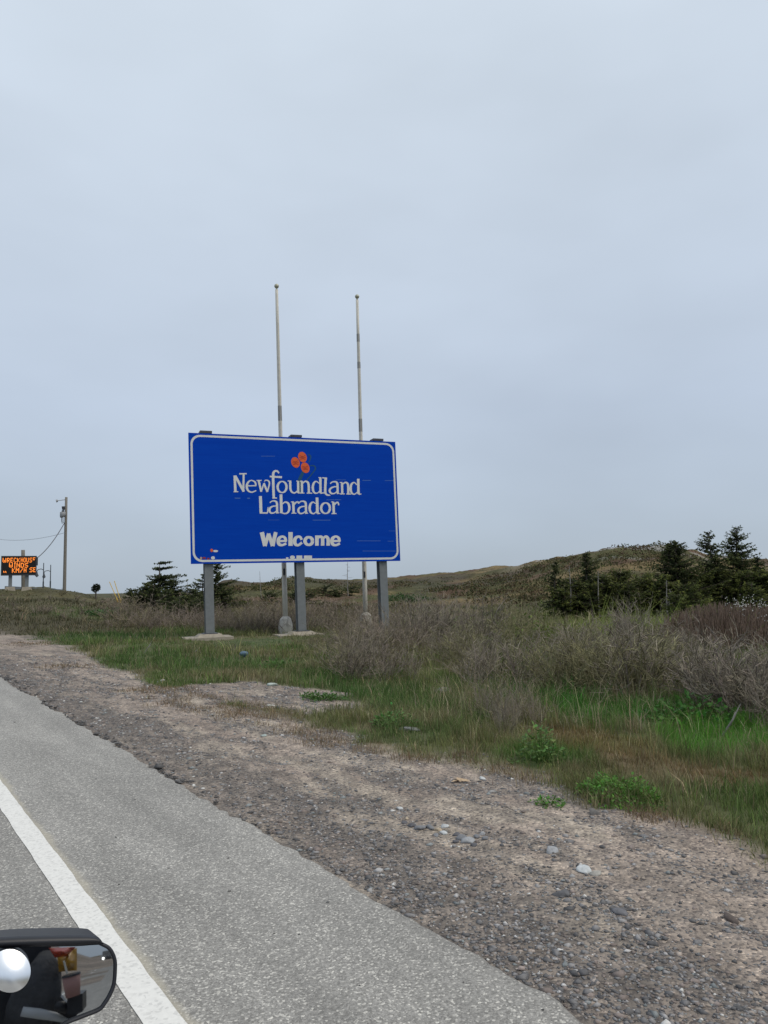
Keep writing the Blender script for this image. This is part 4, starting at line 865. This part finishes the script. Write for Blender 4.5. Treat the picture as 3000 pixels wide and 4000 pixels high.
def keep_straw(x, y, rr, az): return (1-in_gravel(x, y))*np.maximum(ss(35, 42, az), .45*ss(15, 22, az)*(1-ss(23, 25, rr)))*ss(9.5, 12, rr)*clear(x, y)*ss(.42, .62, fbm(x/1.3+4, y/1.3, 3, 94))
def straw(x, y, r_):
    t = r_.random((len(x), 1)); return np.array([.36, .31, .21])*(1-t)+np.array([.22, .20, .115])*t, np.ones(len(x))
blades(52000, 3, 'straw_grass', 8, 30, keep_straw, lambda x, y, rr, az, r_: np.where(az > 36, .34, .2), .006, 'tall pale straw stalks among the shrubs on the right', straw, per=10, bendm=1.3)
# heath tufts on the hill: rough low cover
Np = 60000; az = rng.uniform(4, 66, Np); rr = 40*np.exp(rng.random(Np)*math.log(150/40)); x = rr*np.sin(np.radians(az)); y = rr*np.cos(np.radians(az)); z = Hgt(x, y)
hc = ground_cols(x, y, z)[:, :3]; T = Tris(); k = rng.uniform(.7, 1.25, (Np, 1))
D = np.stack([rng.normal(size=Np)*.8, rng.normal(size=Np)*.8, np.ones(Np)*.8], -1); s_ = rng.uniform(.08, .2, Np)*np.where(rr < 60, .8, 1.)
T.add(np.stack([x, y, z-.08], -1), D, s_, s_*.9, hc*k*1.55)
Nc = 2400; az = rng.uniform(18, 66, Nc); rr = 52*np.exp(rng.random(Nc)**.9*math.log(104/52)); cxx = rr*np.sin(np.radians(az)); cyy = rr*np.cos(np.radians(az))
kk = rng.random(Nc) < ss(.40, .62, fbm(cxx/7, cyy/7, 3, 610)); cxx, cyy, rr = cxx[kk], cyy[kk], rr[kk]; Nc = len(cxx); per = 34
rad_c = np.repeat(rng.uniform(.4, 1.3, Nc), per); hc_ = np.repeat(rng.uniform(.2, .5, Nc)*np.where(rr > 95, .5, 1), per); q = rng.normal(size=(Nc*per, 3)); q /= np.linalg.norm(q, axis=1, keepdims=True); q[:, 2] = np.abs(q[:, 2])
X = np.repeat(cxx, per)+q[:, 0]*rad_c; Y = np.repeat(cyy, per)+q[:, 1]*rad_c; Pz = np.stack([X, Y, Hgt(X, Y)+q[:, 2]*hc_-.06], -1)
cb = np.repeat(np.array([[.075, .078, .034], [.105, .075, .048], [.13, .11, .055], [.06, .07, .03]])[rng.integers(0, 4, Nc)], per, 0)*rng.uniform(.6, 1.5, (Nc*per, 1))
T.add(Pz, q+rng.normal(size=q.shape)*.5+np.array([0, 0, .5]), rng.uniform(.10, .26, Nc*per), rng.uniform(.08, .18, Nc*per), cb)
tag(T.obj('heath', MT['heath']), 'low brown and olive heath tufts covering the hillside', 'heath', kind='stuff')

# ------------------------------------------------------------------ loose stones
IV = np.array([[1, 0, 0], [-1, 0, 0], [0, 1, 0], [0, -1, 0], [0, 0, 1], [0, 0, -1], [.62, .62, .5], [-.62, .55, .45]], float); IF = np.array([[4, 0, 6], [0, 2, 6], [2, 4, 6], [4, 2, 7], [2, 1, 7], [1, 4, 7], [4, 1, 3], [4, 3, 0], [5, 2, 0], [5, 1, 2], [5, 3, 1], [5, 0, 3]])
STC = np.array([[.20, .195, .195], [.30, .29, .285], [.13, .128, .13], [.36, .31, .27], [.42, .41, .40], [.25, .21, .19], [.24, .26, .26]])
Ns = 105000; az = rng.uniform(2, 68, Ns); rr = 2.6*np.exp(rng.random(Ns)*math.log(24/2.6)); x = rr*np.sin(np.radians(az)); y = rr*np.cos(np.radians(az))
cl_ = fbm(x/.22, y/.75, 5, 67); bandk = np.exp(-((x-2.8)/.45)**2)
kp = (x > 2.46) & (rng.random(Ns) < in_gravel(x, y)*np.clip(ss(.44, .6, cl_)+.6*bandk+.16, 0, 1)); x, y, rr = x[kp], y[kp], rr[kp]; n = len(x); z = Hgt(x, y)
sz = np.exp(rng.normal(size=n)*.45)*.0075*np.maximum(1, rr/7.5); sz = np.minimum(sz, .026)
shape = rng.uniform(.6, 1.3, (n, 1, 3))*np.array([1.3, 1.2, .7]); jit = rng.uniform(.6, 1.25, (n, len(IV), 1)); th = rng.random(n)*6.28
Vs = IV[None]*shape*jit*sz[:, None, None]; c_, s_ = np.cos(th)[:, None], np.sin(th)[:, None]
Vs = np.stack([Vs[..., 0]*c_-Vs[..., 1]*s_, Vs[..., 0]*s_+Vs[..., 1]*c_, Vs[..., 2]], -1)+np.stack([x, y, z+sz*.05], -1)[:, None]
Fs = (IF[None]+(np.arange(n)*len(IV))[:, None, None]).reshape(-1, 3); ci = rng.choice(len(STC), n, p=[.25, .15, .29, .09, .04, .12, .06]); cs = STC[ci]*rng.uniform(.75, 1.2, (n, 1)); wh = rng.random(n) < .012; cs[wh] = (.62, .61, .58)
tag(mesh_obj('gravel', Vs.reshape(-1, 3), Fs, MT['stone'], cols=np.repeat(cs, len(IV), 0)), 'loose dark and pale gravel scattered over the shoulder', 'gravel', kind='stuff')
def stone(x, y, size, c, label, name='stone', group='larger stones lying on the gravel shoulder', flat_=.6, asp=1.3, seed=0):
    import bmesh
    bm = bmesh.new(); bmesh.ops.create_icosphere(bm, subdivisions=2, radius=1); r_ = np.random.default_rng(seed+int(x*7+y)); p = G(x, y); V = np.array([v.co[:] for v in bm.verts]); F = np.array([[v.index for v in f.verts] for f in bm.faces]); bm.free()
    # chop by random planes for broken facets
    for _ in range(16):
        nn = r_.normal(size=3); nn /= np.linalg.norm(nn); h = r_.uniform(.42, .85); dd = V@nn; V = V-np.clip(dd-h, 0, None)[:, None]*nn
    V = V*np.array([asp, 1, flat_])*size; th = r_.random()*6.28; V = V@np.array([[math.cos(th), math.sin(th), 0], [-math.sin(th), math.cos(th), 0], [0, 0, 1]]); V[:, 2] += size*flat_*.18
    o = mesh_obj(name, V+p, F, MT['stone'], cols=np.tile(np.array(c), (len(V), 1)), origin=p); tag(o, label, 'stone', group); return o
g1, g2, g3, gw, tanc = (.20, .205, .215), (.32, .33, .34), (.12, .12, .13), (.50, .52, .52), (.42, .35, .26)
stone(1190, 1842, .052, g2, 'round grey stone on bare gravel left of the pale pair', flat_=.75); stone(1264, 1881, .050, gw, 'pale flat stone nearest the road on the right'); stone(1288, 1890, .040, (.34, .33, .30), 'dull stone beside the pale flat stone')
stone(1283, 1756, .055, (.16, .15, .14), 'dark stone just below the leafy plant'); stone(864, 1748, .036, gw, 'single pale stone above the pebble pile'); stone(878, 1768, .028, tanc, 'small tan stone above the pebble pile')
for i, (x, y, s, c) in enumerate(((890, 1785, .045, g3), (910, 1790, .05, g1), (930, 1788, .04, g1), (948, 1793, .035, tanc), (963, 1787, .036, gw), (958, 1800, .03, gw), (985, 1803, .036, g3), (1000, 1812, .045, g1), (1012, 1818, .05, g2), (1030, 1807, .03, g1), (1042, 1802, .032, g2), (985, 1820, .03, g3), (1048, 1815, .03, g1), (872, 1778, .035, g3), (940, 1806, .03, g1), (1025, 1826, .03, g3))):
    stone(x, y, s, c, 'pebble in the small stone pile beside the asphalt edge', 'pebble', 'pebbles of the stone pile', seed=i)
stone(960, 1499, .20, (.22, .22, .225), 'grey boulder half sunk in the grass below the right post', 'boulder', None, .8, 1.5); stone(585, 1482, .10, (.42, .48, .45), 'whitish rock at the top of the gravel bay', 'boulder', None, .6, 1.5)
stone(890, 1578, .11, (.24, .24, .25), 'grey rock in the grass beside the leafy weed', 'boulder', None, .5, 1.6); stone(600, 1530, .05, (.1, .1, .1), 'black stone in the gravel bay', flat_=.8); stone(585, 1525, .07, (.55, .54, .5), 'flat white scrap of stone below the gravel bay', flat_=.35, asp=1.8)
stone(1042, 1684, .04, (.5, .52, .52), 'pale pebble near the grass edge right of the dead leaf'); stone(570, 1590, .05, (.33, .38, .36), 'greenish grey pebble in the middle of the shoulder'); stone(350, 1470, .05, (.62, .6, .58), 'white pebble on the far gravel shoulder')
stone(1215, 1935, .05, (.13, .13, .135), 'broad dark stone nearest the camera on the gravel'); stone(1340, 1975, .045, (.15, .15, .16), 'dark stone right of the pale pair'); stone(1580, 1990, .05, (.12, .10, .09), 'dark brown stone at the right edge of the gravel')
for i, (x, y) in enumerate(((40, 1476), (62, 1484), (80, 1500), (125, 1526), (150, 1540), (200, 1570), (232, 1592), (300, 1630), (345, 1658), (410, 1690), (470, 1722), (505, 1738), (540, 1757), (30, 1466), (320, 1642), (440, 1710), (600, 1793), (640, 1815))):
    stone(x, y, rng.uniform(.022, .04)*(1.2 if x < 250 else .8), (.085, .083, .083), 'crumbled black asphalt lump along the broken road edge', 'asphalt_lump', 'asphalt lumps along the road edge', .5, 1.5, i)

nb_ = 900; yb = rng.uniform(1.5, 22, nb_)**1.0; xb = np.interp(yb, ys, edge)+np.abs(rng.normal(size=nb_))*.07+.005; kb = rng.random(nb_) < ss(.4, .6, fbm(yb/.6, yb*0, 3, 808)); xb, yb = xb[kb], yb[kb]; nb_ = len(xb)
nk = 55; xb = np.concatenate([xb, rng.uniform(1.3, 2.35, nk)]); yb = np.concatenate([yb, 2+rng.random(nk)**1.3*14]); nb_ += nk; sb = np.exp(rng.normal(size=nb_)*.4)*.013; sb[-nk:] *= .32; shp = rng.uniform(.6, 1.4, (nb_, 1, 3))*np.array([1.4, 1.4, .55]); Vb_ = IV[None]*shp*rng.uniform(.65, 1.2, (nb_, len(IV), 1))*sb[:, None, None]
Vb_ = Vb_+np.stack([xb, yb, np.where(np.arange(nb_) >= nb_-nk, rise(xb, yb)+sb*.25, Hgt(xb, yb)+sb*.35+.01)], -1)[:, None]; Fb_ = (IF[None]+(np.arange(nb_)*len(IV))[:, None, None]).reshape(-1, 3)
tag(mesh_obj('asphalt_crumbs', Vb_.reshape(-1, 3), Fb_, MT['stone'], cols=np.repeat(np.array([.095, .093, .092])*rng.uniform(.6, 1.7, (nb_, 1)), len(IV), 0)), 'dark asphalt crumbs broken off along the ragged road edge', 'crumbs', kind='stuff')

# ------------------------------------------------------------------ small plants and litter
def leafy(x, y, rad, hh, n, c, label, name='leafy_plant', ls=.05):
    p = G(x, y); t = thing(name, p, label, 'plant', None); T = Tris(); rb = Ribbons()
    a = rng.random(n)*6.28; q = np.sqrt(rng.random(n))*rad*(.55+.5*vnoise(a*1.1, a*0+x, 3)+.35*vnoise(a*2.9, a*0+y, 5)); P = np.stack([p[0]+np.cos(a)*q, p[1]+np.sin(a)*q, 0*q], -1); P[:, 2] = Hgt(P[:, 0], P[:, 1])+hh*rng.uniform(.1, 1, n)*np.clip(1-.75*(q/rad)**2, .1, 1)*(.5+vnoise(P[:, 0]*9, P[:, 1]*9, 6))
    D = np.stack([np.cos(a)*.8, np.sin(a)*.8, rng.uniform(-.1, .6, n)], -1)+rng.normal(size=(n, 3))*.45
    T.add(P, D, ls*rng.uniform(.45, 1.6, n), ls*.75*rng.uniform(.45, 1.4, n), np.array(c)*rng.uniform(.5, 1.5, (n, 1))*np.array([1, 1, 1])*(1+rng.normal(size=(n, 1))*np.array([.18, 0, .1])), up=np.tile(_z, (n, 1))+rng.normal(size=(n, 3))*.4)
    k = n//5; rb.add(np.stack([p[0]+np.cos(a[:k])*q[:k]*.4, p[1]+np.sin(a[:k])*q[:k]*.4, np.full(k, p[2])], -1), P[:k], .004, .002, np.array(c)*.7)
    T.obj('leaves', MT['leaf'], parent=t); rb.obj('stems', MT['twig'], parent=t); return t
leafy(1335, 1722, .38, .15, 1500, (.10, .23, .035), 'bright green leafy plant at the grass edge on the right', ls=.03); leafy(1186, 1738, .13, .05, 110, (.085, .20, .03), 'tiny bright green sprout on the gravel left of the leafy plant', ls=.03)
leafy(1168, 1645, .26, .34, 420, (.11, .20, .05), 'light green upright weed at the edge of the grass', ls=.04); leafy(850, 1570, .28, .2, 420, (.10, .19, .05), 'green weed in front of the grey rock', ls=.045); leafy(700, 1510, .4, .13, 520, (.08, .16, .04), 'dark green weed at the right end of the gravel bay', ls=.045)
leafy(1130, 1395, 1.0, .7, 700, (.13, .20, .035), 'yellow green leafy bush among the bare shrubs', 'leafy_bush', .09); leafy(1500, 1560, .7, .3, 500, (.06, .17, .03), 'fresh green growth under the right hand shrubs', ls=.08); leafy(870, 1298, 2.6, .6, 1100, (.05, .095, .03), 'low green bush on the slope right of the right post', 'leafy_bush', .16)
leafy(610, 1440, .6, .15, 260, (.08, .18, .04), 'pale green patch of weeds below the middle post', ls=.07); leafy(245, 1332, 1.6, .35, 500, (.05, .11, .03), 'green clump on the bank left of the evergreens', 'leafy_bush', .14)
def flowers(pts, label):
    p0 = pts[0]; t = thing('white_flower_patch', p0, label, 'flowers'); T = Tris()
    for p in pts:
        n = int(rng.integers(2, 6)); T.add(np.tile(p, (n, 1))+rng.normal(size=(n, 3))*.05, rng.normal(size=(n, 3)),   .035, .03, np.tile((.62, .62, .58), (n, 1)))
    tag(T.obj('petals', MT['leaf'], parent=t), kind='stuff')
flowers([at_range(rng.uniform(1560, 1660), rng.uniform(20.5, 22.5))+_z*rng.uniform(.85, 1.3) for i in range(60)], 'scatter of white blossom on the right hand bushes')
# reddish shrub mound on the right
T = Tris(); mp_ = at_range(1575, 21.5); mt_ = thing('reddish_bush', mp_, 'rounded reddish brown bush below the white blossom on the right', 'bush'); rb = Ribbons()
n = 4200; a = rng.random(n)*6.28; q = np.sqrt(rng.random(n)); P = np.stack([mp_[0]+np.cos(a)*q*2.6, mp_[1]+np.sin(a)*q*1.6, 0*q], -1); hz = Hgt(P[:, 0], P[:, 1]); topz = hz+1.2*np.sqrt(1-q**2*.95)*rng.uniform(.6, 1.05, n)
P0 = P.copy(); P0[:, 2] = hz; P1 = P.copy()+rng.normal(size=(n, 3))*.12; P1[:, 2] = topz; Pm = P0+(P1-P0)*rng.uniform(.3, .6, (n, 1)); rb.add(Pm, P1, .012, .006, np.array([.165, .122, .095])*rng.uniform(.6, 1.4, (n, 1))); rb.obj('twigs', MT['twig'], parent=mt_)
def litter():
    p = G(527, 1420); V = []; import bmesh
    bm = bmesh.new(); bmesh.ops.create_icosphere(bm, subdivisions=3, radius=.095); 
    for v in bm.verts: v.co *= 1+.5*(float(vnoise(v.co.x*14, v.co.y*14+v.co.z*9, 4))-.5); 
    V = np.array([v.co[:] for v in bm.verts])*np.array([1.2, 1, .8]); F = [[v.index for v in f.verts] for f in bm.faces]; bm.free()
    tag(mesh_obj('crumpled_bag', V+p+_z*.10, F, MT['blue_trash'], origin=p), 'crumpled blue grey plastic bag in the grass below the sign', 'litter')
    p = G(993, 1688); mb = MB()
    for k in range(6):
        a = k*1.05; d = np.array([math.cos(a), math.sin(a), 0])*.05*(1+.6*(k % 2)); s_ = np.array([-d[1], d[0], 0])*.35
        mb.add([p+_z*.008, p+d*.6+s_+_z*.022, p+d*1.3+_z*.012, p+d*.6-s_+_z*.014], [(0, 1, 2, 3)])
    tag(mb.build('dead_leaf', MT['dry'], origin=p), 'curled tan dead leaf on the gravel near the grass', 'leaf')
    for x0, y0, x1, y1, lab in ((312, 1412, 328, 1385, 'forked dry stick standing in the grass left of the sign'), (415, 1412, 432, 1398, 'pale dry stick in the grass below the left post'), (500, 1404, 512, 1388, 'dry stick by the left footing'), (1560, 1590, 1600, 1520, 'grey branch reaching out of the right hand shrubs'), (1500, 1500, 1570, 1560, 'long bare branch arching in the right hand shrubs')):
        a = G(x0, y0); rr = math.hypot(a[0], a[1]); d = rayd(x1, y1); b = CAM+d*(rr/math.hypot(d[0], d[1])); mb = MB(); m_ = (a+b)/2+rng.normal(size=3)*.04
        mb.tube([a, m_, b], [.016, .012, .005], 6); mb.tube([m_, m_+(b-a)*.3+rng.normal(size=3)*.1], [.009, .004], 5); tag(mb.build('dry_stick', MT['snag'], origin=a), lab, 'stick', 'dry sticks')
litter()

# ------------------------------------------------------------------ the vehicle's side mirror and what stands behind it
glass = bpy.data.materials.new('mirror_glass'); glass.use_nodes = True; gb = glass.node_tree.nodes['Principled BSDF']; gb.inputs['Metallic'].default_value = 1; gb.inputs['Base Color'].default_value = (.44, .46, .48, 1); gb.inputs['Roughness'].default_value = .015
MP = CAM+ray(300, 3830)*.86
din = ray(424, 3738); dout = np.array([-2.1, -112., -.6]); dout /= np.linalg.norm(dout); MN = dout-din; MN /= np.linalg.norm(MN)
def on_plane(px, py, off=0.): d = ray(px, py); t = ((MP+MN*off-CAM)@MN)/(d@MN); return CAM+d*t
def reflect_point(px, py, dist):
    p = on_plane(px, py); d = ray(px, py); d = d-2*(d@MN)*MN; return p+d*dist, d
mir = thing('side_mirror', on_plane(100, 4000), 'black side mirror of the vehicle with a round blind spot mirror, lower left', 'mirror')
OUT = [(-170, 3676), (0, 3661), (150, 3655), (300, 3653), (368, 3657), (388, 3664), (400, 3684), (410, 3691), (426, 3701), (443, 3722), (452, 3745), (455, 3775), (452, 3810), (445, 3850), (432, 3890), (415, 3920), (395, 3945), (370, 3960), (330, 3973), (270, 3997), (200, 4030), (-170, 4120)]
GL = [(-170, 3712), (0, 3704), (150, 3699), (300, 3696), (360, 3692), (396, 3692), (419, 3706), (436, 3727), (445, 3755), (447, 3780), (438, 3840), (423, 3890), (406, 3917), (382, 3941), (330, 3962), (262, 3988), (195, 4018), (-170, 4105)]
def sm(P, sub=4): return [tuple(q) for q in smooth_path([p for p in P], sub)]
def plate(name, P, off0, off1, m, par, shrink=1.0, smooth=False):
    n = len(P); A = [on_plane(x, y, off0) for x, y in P]; c = sum(A)/n; Bk = [c+(on_plane(x, y, off0)-c)*shrink+MN*(off1-off0) for x, y in P]
    return mesh_obj(name, A+Bk, [tuple(range(n))[::-1], tuple(range(n, 2*n))]+[(i, (i+1) % n, n+(i+1) % n, n+i) for i in range(n)], m, par)
plate('housing', sm(OUT), -.002, -.07, MT['black'], mir, .86)
gl = plate('glass', sm(GL), .0015, -.001, glass, mir)
# raised rim round the glass and the hood along the top
rim = MB(); rp = [on_plane(x, y, .003) for x, y in sm([(370, 3675), (396, 3687), (424, 3702), (440, 3724), (449, 3750), (451, 3778), (446, 3844), (428, 3890), (410, 3919), (388, 3944), (330, 3968), (266, 3993), (198, 4024), (-100, 4095)])]
rim.tube(rp, .0016, 8).build('rim', MT['black'], mir, smooth=True)
hood = MB(); tops = sm([(-170, 3676), (0, 3661), (150, 3655), (300, 3653), (366, 3657), (392, 3668)]); bots = sm([(-170, 3712), (0, 3703), (150, 3698), (300, 3694), (368, 3688), (404, 3689)])
Vh = []; 
for (a, b) in zip(tops, bots):
    Vh += [on_plane(*a, -.03), on_plane(*a, .0), on_plane(a[0], a[1]*.55+b[1]*.45, .007), on_plane(b[0], b[1]*.8+a[1]*.2, .006), on_plane(*b, .0025), on_plane(*b, -.02)]
k = len(tops); Fh = [(i*6+j, (i+1)*6+j, (i+1)*6+j+1, i*6+j+1) for i in range(k-1) for j in range(5)]+[tuple((k-1)*6+j for j in range(6))]
mesh_obj('hood', Vh, Fh, MT['black'], mir, smooth=True)
# convex blind spot mirror stuck on the glass, tipped up
cx, cy, rp_ = 38, 3782, 80
cc = on_plane(cx, cy, .004); ex = on_plane(cx+rp_, cy, .004)-cc; ey = on_plane(cx, cy-rp_, .004)-cc; rad_ = np.linalg.norm(ex)
tip = MN*1.0+_z*.52; tip /= np.linalg.norm(tip); exn = ex-tip*(ex@tip); eyn = ey
Vc = []; rings, seg = 8, 40; 
for i in range(rings+1):
    f = i/rings
    for j in range(seg):
        a = 6.28318*j/seg; q = cc+ex*f*math.cos(a)+ey*f*math.sin(a); Vc.append(q+MN*(.006+(ey@ey)**.5*.0+.26*rad_*(1-f*f)-.22*rad_*f*math.sin(a)+.22*rad_))
Fc = [(i*seg+j, i*seg+(j+1) % seg, (i+1)*seg+(j+1) % seg, (i+1)*seg+j) for i in range(rings) for j in range(seg)]
glass2 = glass.copy(); glass2.name = 'convex_mirror'; glass2.node_tree.nodes['Principled BSDF'].inputs['Roughness'].default_value = .28; glass2.node_tree.nodes['Principled BSDF'].inputs['Base Color'].default_value = (.9, .92, .94, 1)
bs = mesh_obj('blind_spot_mirror', Vc, Fc, glass2, mir, smooth=True)
n0 = len(Vc)-seg; skirt = Vc[n0:]+[v-MN*(.44*rad_+.005) for v in Vc[n0:]]
mesh_obj('blind_spot_rim', skirt, [(j, (j+1) % seg, seg+(j+1) % seg, seg+j) for j in range(seg)], MT['black'], mir, smooth=True)
MB().tube([on_plane(-60, 3990, -.05), on_plane(-200, 4150, -.05), on_plane(-260, 4300, -.05)], [.035, .04, .045], 12).build('arm', MT['black'], mir, smooth=True)

# the vehicle flank behind the window, the drink and the bag on its ledge: seen only in the mirror
cup_c, cup_d = reflect_point(282, 3850, 1.30); lf, _ = reflect_point(190, 3850, 1.30); rt, _ = reflect_point(310, 3850, 1.30)
side = rt-lf; upx, _ = reflect_point(282, 3750, 1.30); upv = upx-cup_c; u1 = side/120; v1 = upv/100      # metres per unit there
def RP(px, py, back=0.): return reflect_point(px, py, 1.30+back)[0]
veh = thing('vehicle_flank', RP(100, 3990, .4)-_z*1.0, 'black vehicle flank reflected in the side mirror', 'vehicle')
VB = [RP(-260, 3640, .25), RP(196, 3640, .25), RP(206, 3800, .25), RP(225, 3880, .25), RP(300, 3960, .25), RP(305, 4200, .25), RP(-260, 4200, .25)]
bk = [q+np.array([-.12, -1.4, 0]) for q in VB]; n = len(VB)
mesh_obj('door_panel', VB+bk, [tuple(range(n)), tuple(range(2*n-1, n-1, -1))]+[(i, n+i, n+(i+1) % n, (i+1) % n) for i in range(n)], MT['black'], veh)
MB().tube([RP(85, 3950, .12), RP(150, 3958, .12), RP(215, 3970, .12), RP(270, 3990, .12)], [.010, .011, .009, .004], 10).build('window_trim', mat('trim_silver', (.45, .47, .48), .35), veh, smooth=True)
MB().tube([RP(110, 3990, .22), RP(128, 3930, .19), RP(150, 3860, .17), RP(172, 3790, .19), RP(178, 3735, .22)], [.055, .06, .055, .04, .02], 14).build('seat_bolster', MT['fabric'], veh, smooth=True)
MB().tube([RP(215, 3925, .1), RP(240, 3930, .1), RP(265, 3942, .1)], [.008, .012, .01], 10).build('handle', MT['black'], veh, smooth=True)
dk = [RP(262, 3888, .02), RP(322, 3880, .02), RP(322, 3950, .02), RP(300, 3962, .02), RP(262, 3960, .02)]; n = 5
mesh_obj('ledge', dk+[q+np.array([0, -.2, 0]) for q in dk], [tuple(range(n)), tuple(range(2*n-1, n-1, -1))]+[(i, n+i, n+(i+1) % n, (i+1) % n) for i in range(n)], MT['black'], veh)
cupm = mat('cup_pink', (.36, .20, .18), .6, var=.1); cw = np.linalg.norm(u1)*35
cp = thing('tumbler', RP(282, 3890), 'pink tumbler with a straw reflected in the mirror', 'cup'); MB().tube([RP(285, 3890), RP(278, 3810)], [cw*.8, cw*1.02], 20).build('cup_body', cupm, cp, smooth=True)
MB().tube([RP(278, 3810), RP(277.6, 3803)], [cw*1.08, cw*1.0], 20).build('lid', MT['black'], cp); MB().tube([RP(262, 3803), RP(249, 3752)], .0022, 8).build('straw', MT['polew'], cp)
bagm = mat('snack_bag', (.38, .20, .02), .35, var=.3, scale=25); bagr = mat('snack_bag_red', (.36, .04, .015), .35, var=.3, scale=25)
bg_ = thing('snack_bag', RP(260, 3800, .1), 'red and yellow crinkled snack bag reflected above the tumbler', 'bag')
def crinkle(name, P, m, back):
    n = 12; V = []; F = []
    for j in range(n+1):
        for i in range(n+1):
            a, b = i/n, j/n; x = (P[0][0]*(1-a)+P[1][0]*a)*(1-b)+(P[3][0]*(1-a)+P[2][0]*a)*b; y = (P[0][1]*(1-a)+P[1][1]*a)*(1-b)+(P[3][1]*(1-a)+P[2][1]*a)*b
            V.append(RP(x, y, back-.05*math.sin(math.pi*a)*math.sin(math.pi*b)+.02*float(vnoise(a*6, b*5, 8))))
    F = [(j*(n+1)+i, j*(n+1)+i+1, (j+1)*(n+1)+i+1, (j+1)*(n+1)+i) for j in range(n) for i in range(n)]
    nb = len(V); V += [RP(P[k][0], P[k][1], back+.06) for k in range(4)]; F += [(nb, nb+1, nb+2, nb+3)]
    mesh_obj(name, V, F, m, bg_, smooth=True)
crinkle('bag_front', [(222, 3724), (300, 3702), (300, 3790), (230, 3795)], bagm, .1); crinkle('bag_top', [(190, 3702), (296, 3698), (262, 3735), (214, 3740)], bagr, .06)
# following car, headlight lit
cpos = np.array([-1.9, -112., 0.]); car = thing('following_car', cpos, 'dark car with lit headlights following on the road, seen in the mirror', 'car'); cm = mat('car_paint', (.012, .013, .016), .25, spec=.6)
def section(prof, x0, x1, name, m, inset=0.):
    P = [(cpos[0]+s*x, cpos[1]-y, z) for s, x in ((1, x1),) for y, z in prof]; Q = [(cpos[0]-x1, cpos[1]-y, z) for y, z in prof]; n = len(prof)
    return mesh_obj(name, P+Q, [tuple(range(n)), tuple(range(2*n-1, n-1, -1))]+[(i, n+i, n+(i+1) % n, (i+1) % n) for i in range(n)], m, car)
section([(0, .3), (0, .75), (.15, .9), (1.3, 1.02), (3.9, 1.05), (4.4, .95), (4.5, .35)], 0, .9, 'body', cm); section([(1.25, 1.0), (2.0, 1.48), (3.4, 1.5), (4.1, 1.03)], 0, .74, 'cabin', cm)
for sx in (-1, 1):
    MB().sphere(cpos+np.array([sx*.62, .02, .72]), .11, 12, 8).build('headlight', emit_mat('headlight_glow', (1, .97, .9), 12), car)
    for yy in (.85, 3.6):
        w_ = MB().tube([cpos+np.array([sx*.92, -yy, .33]), cpos+np.array([sx*.70, -yy, .33])], .33, 18).build('wheel', MT['black'], car)
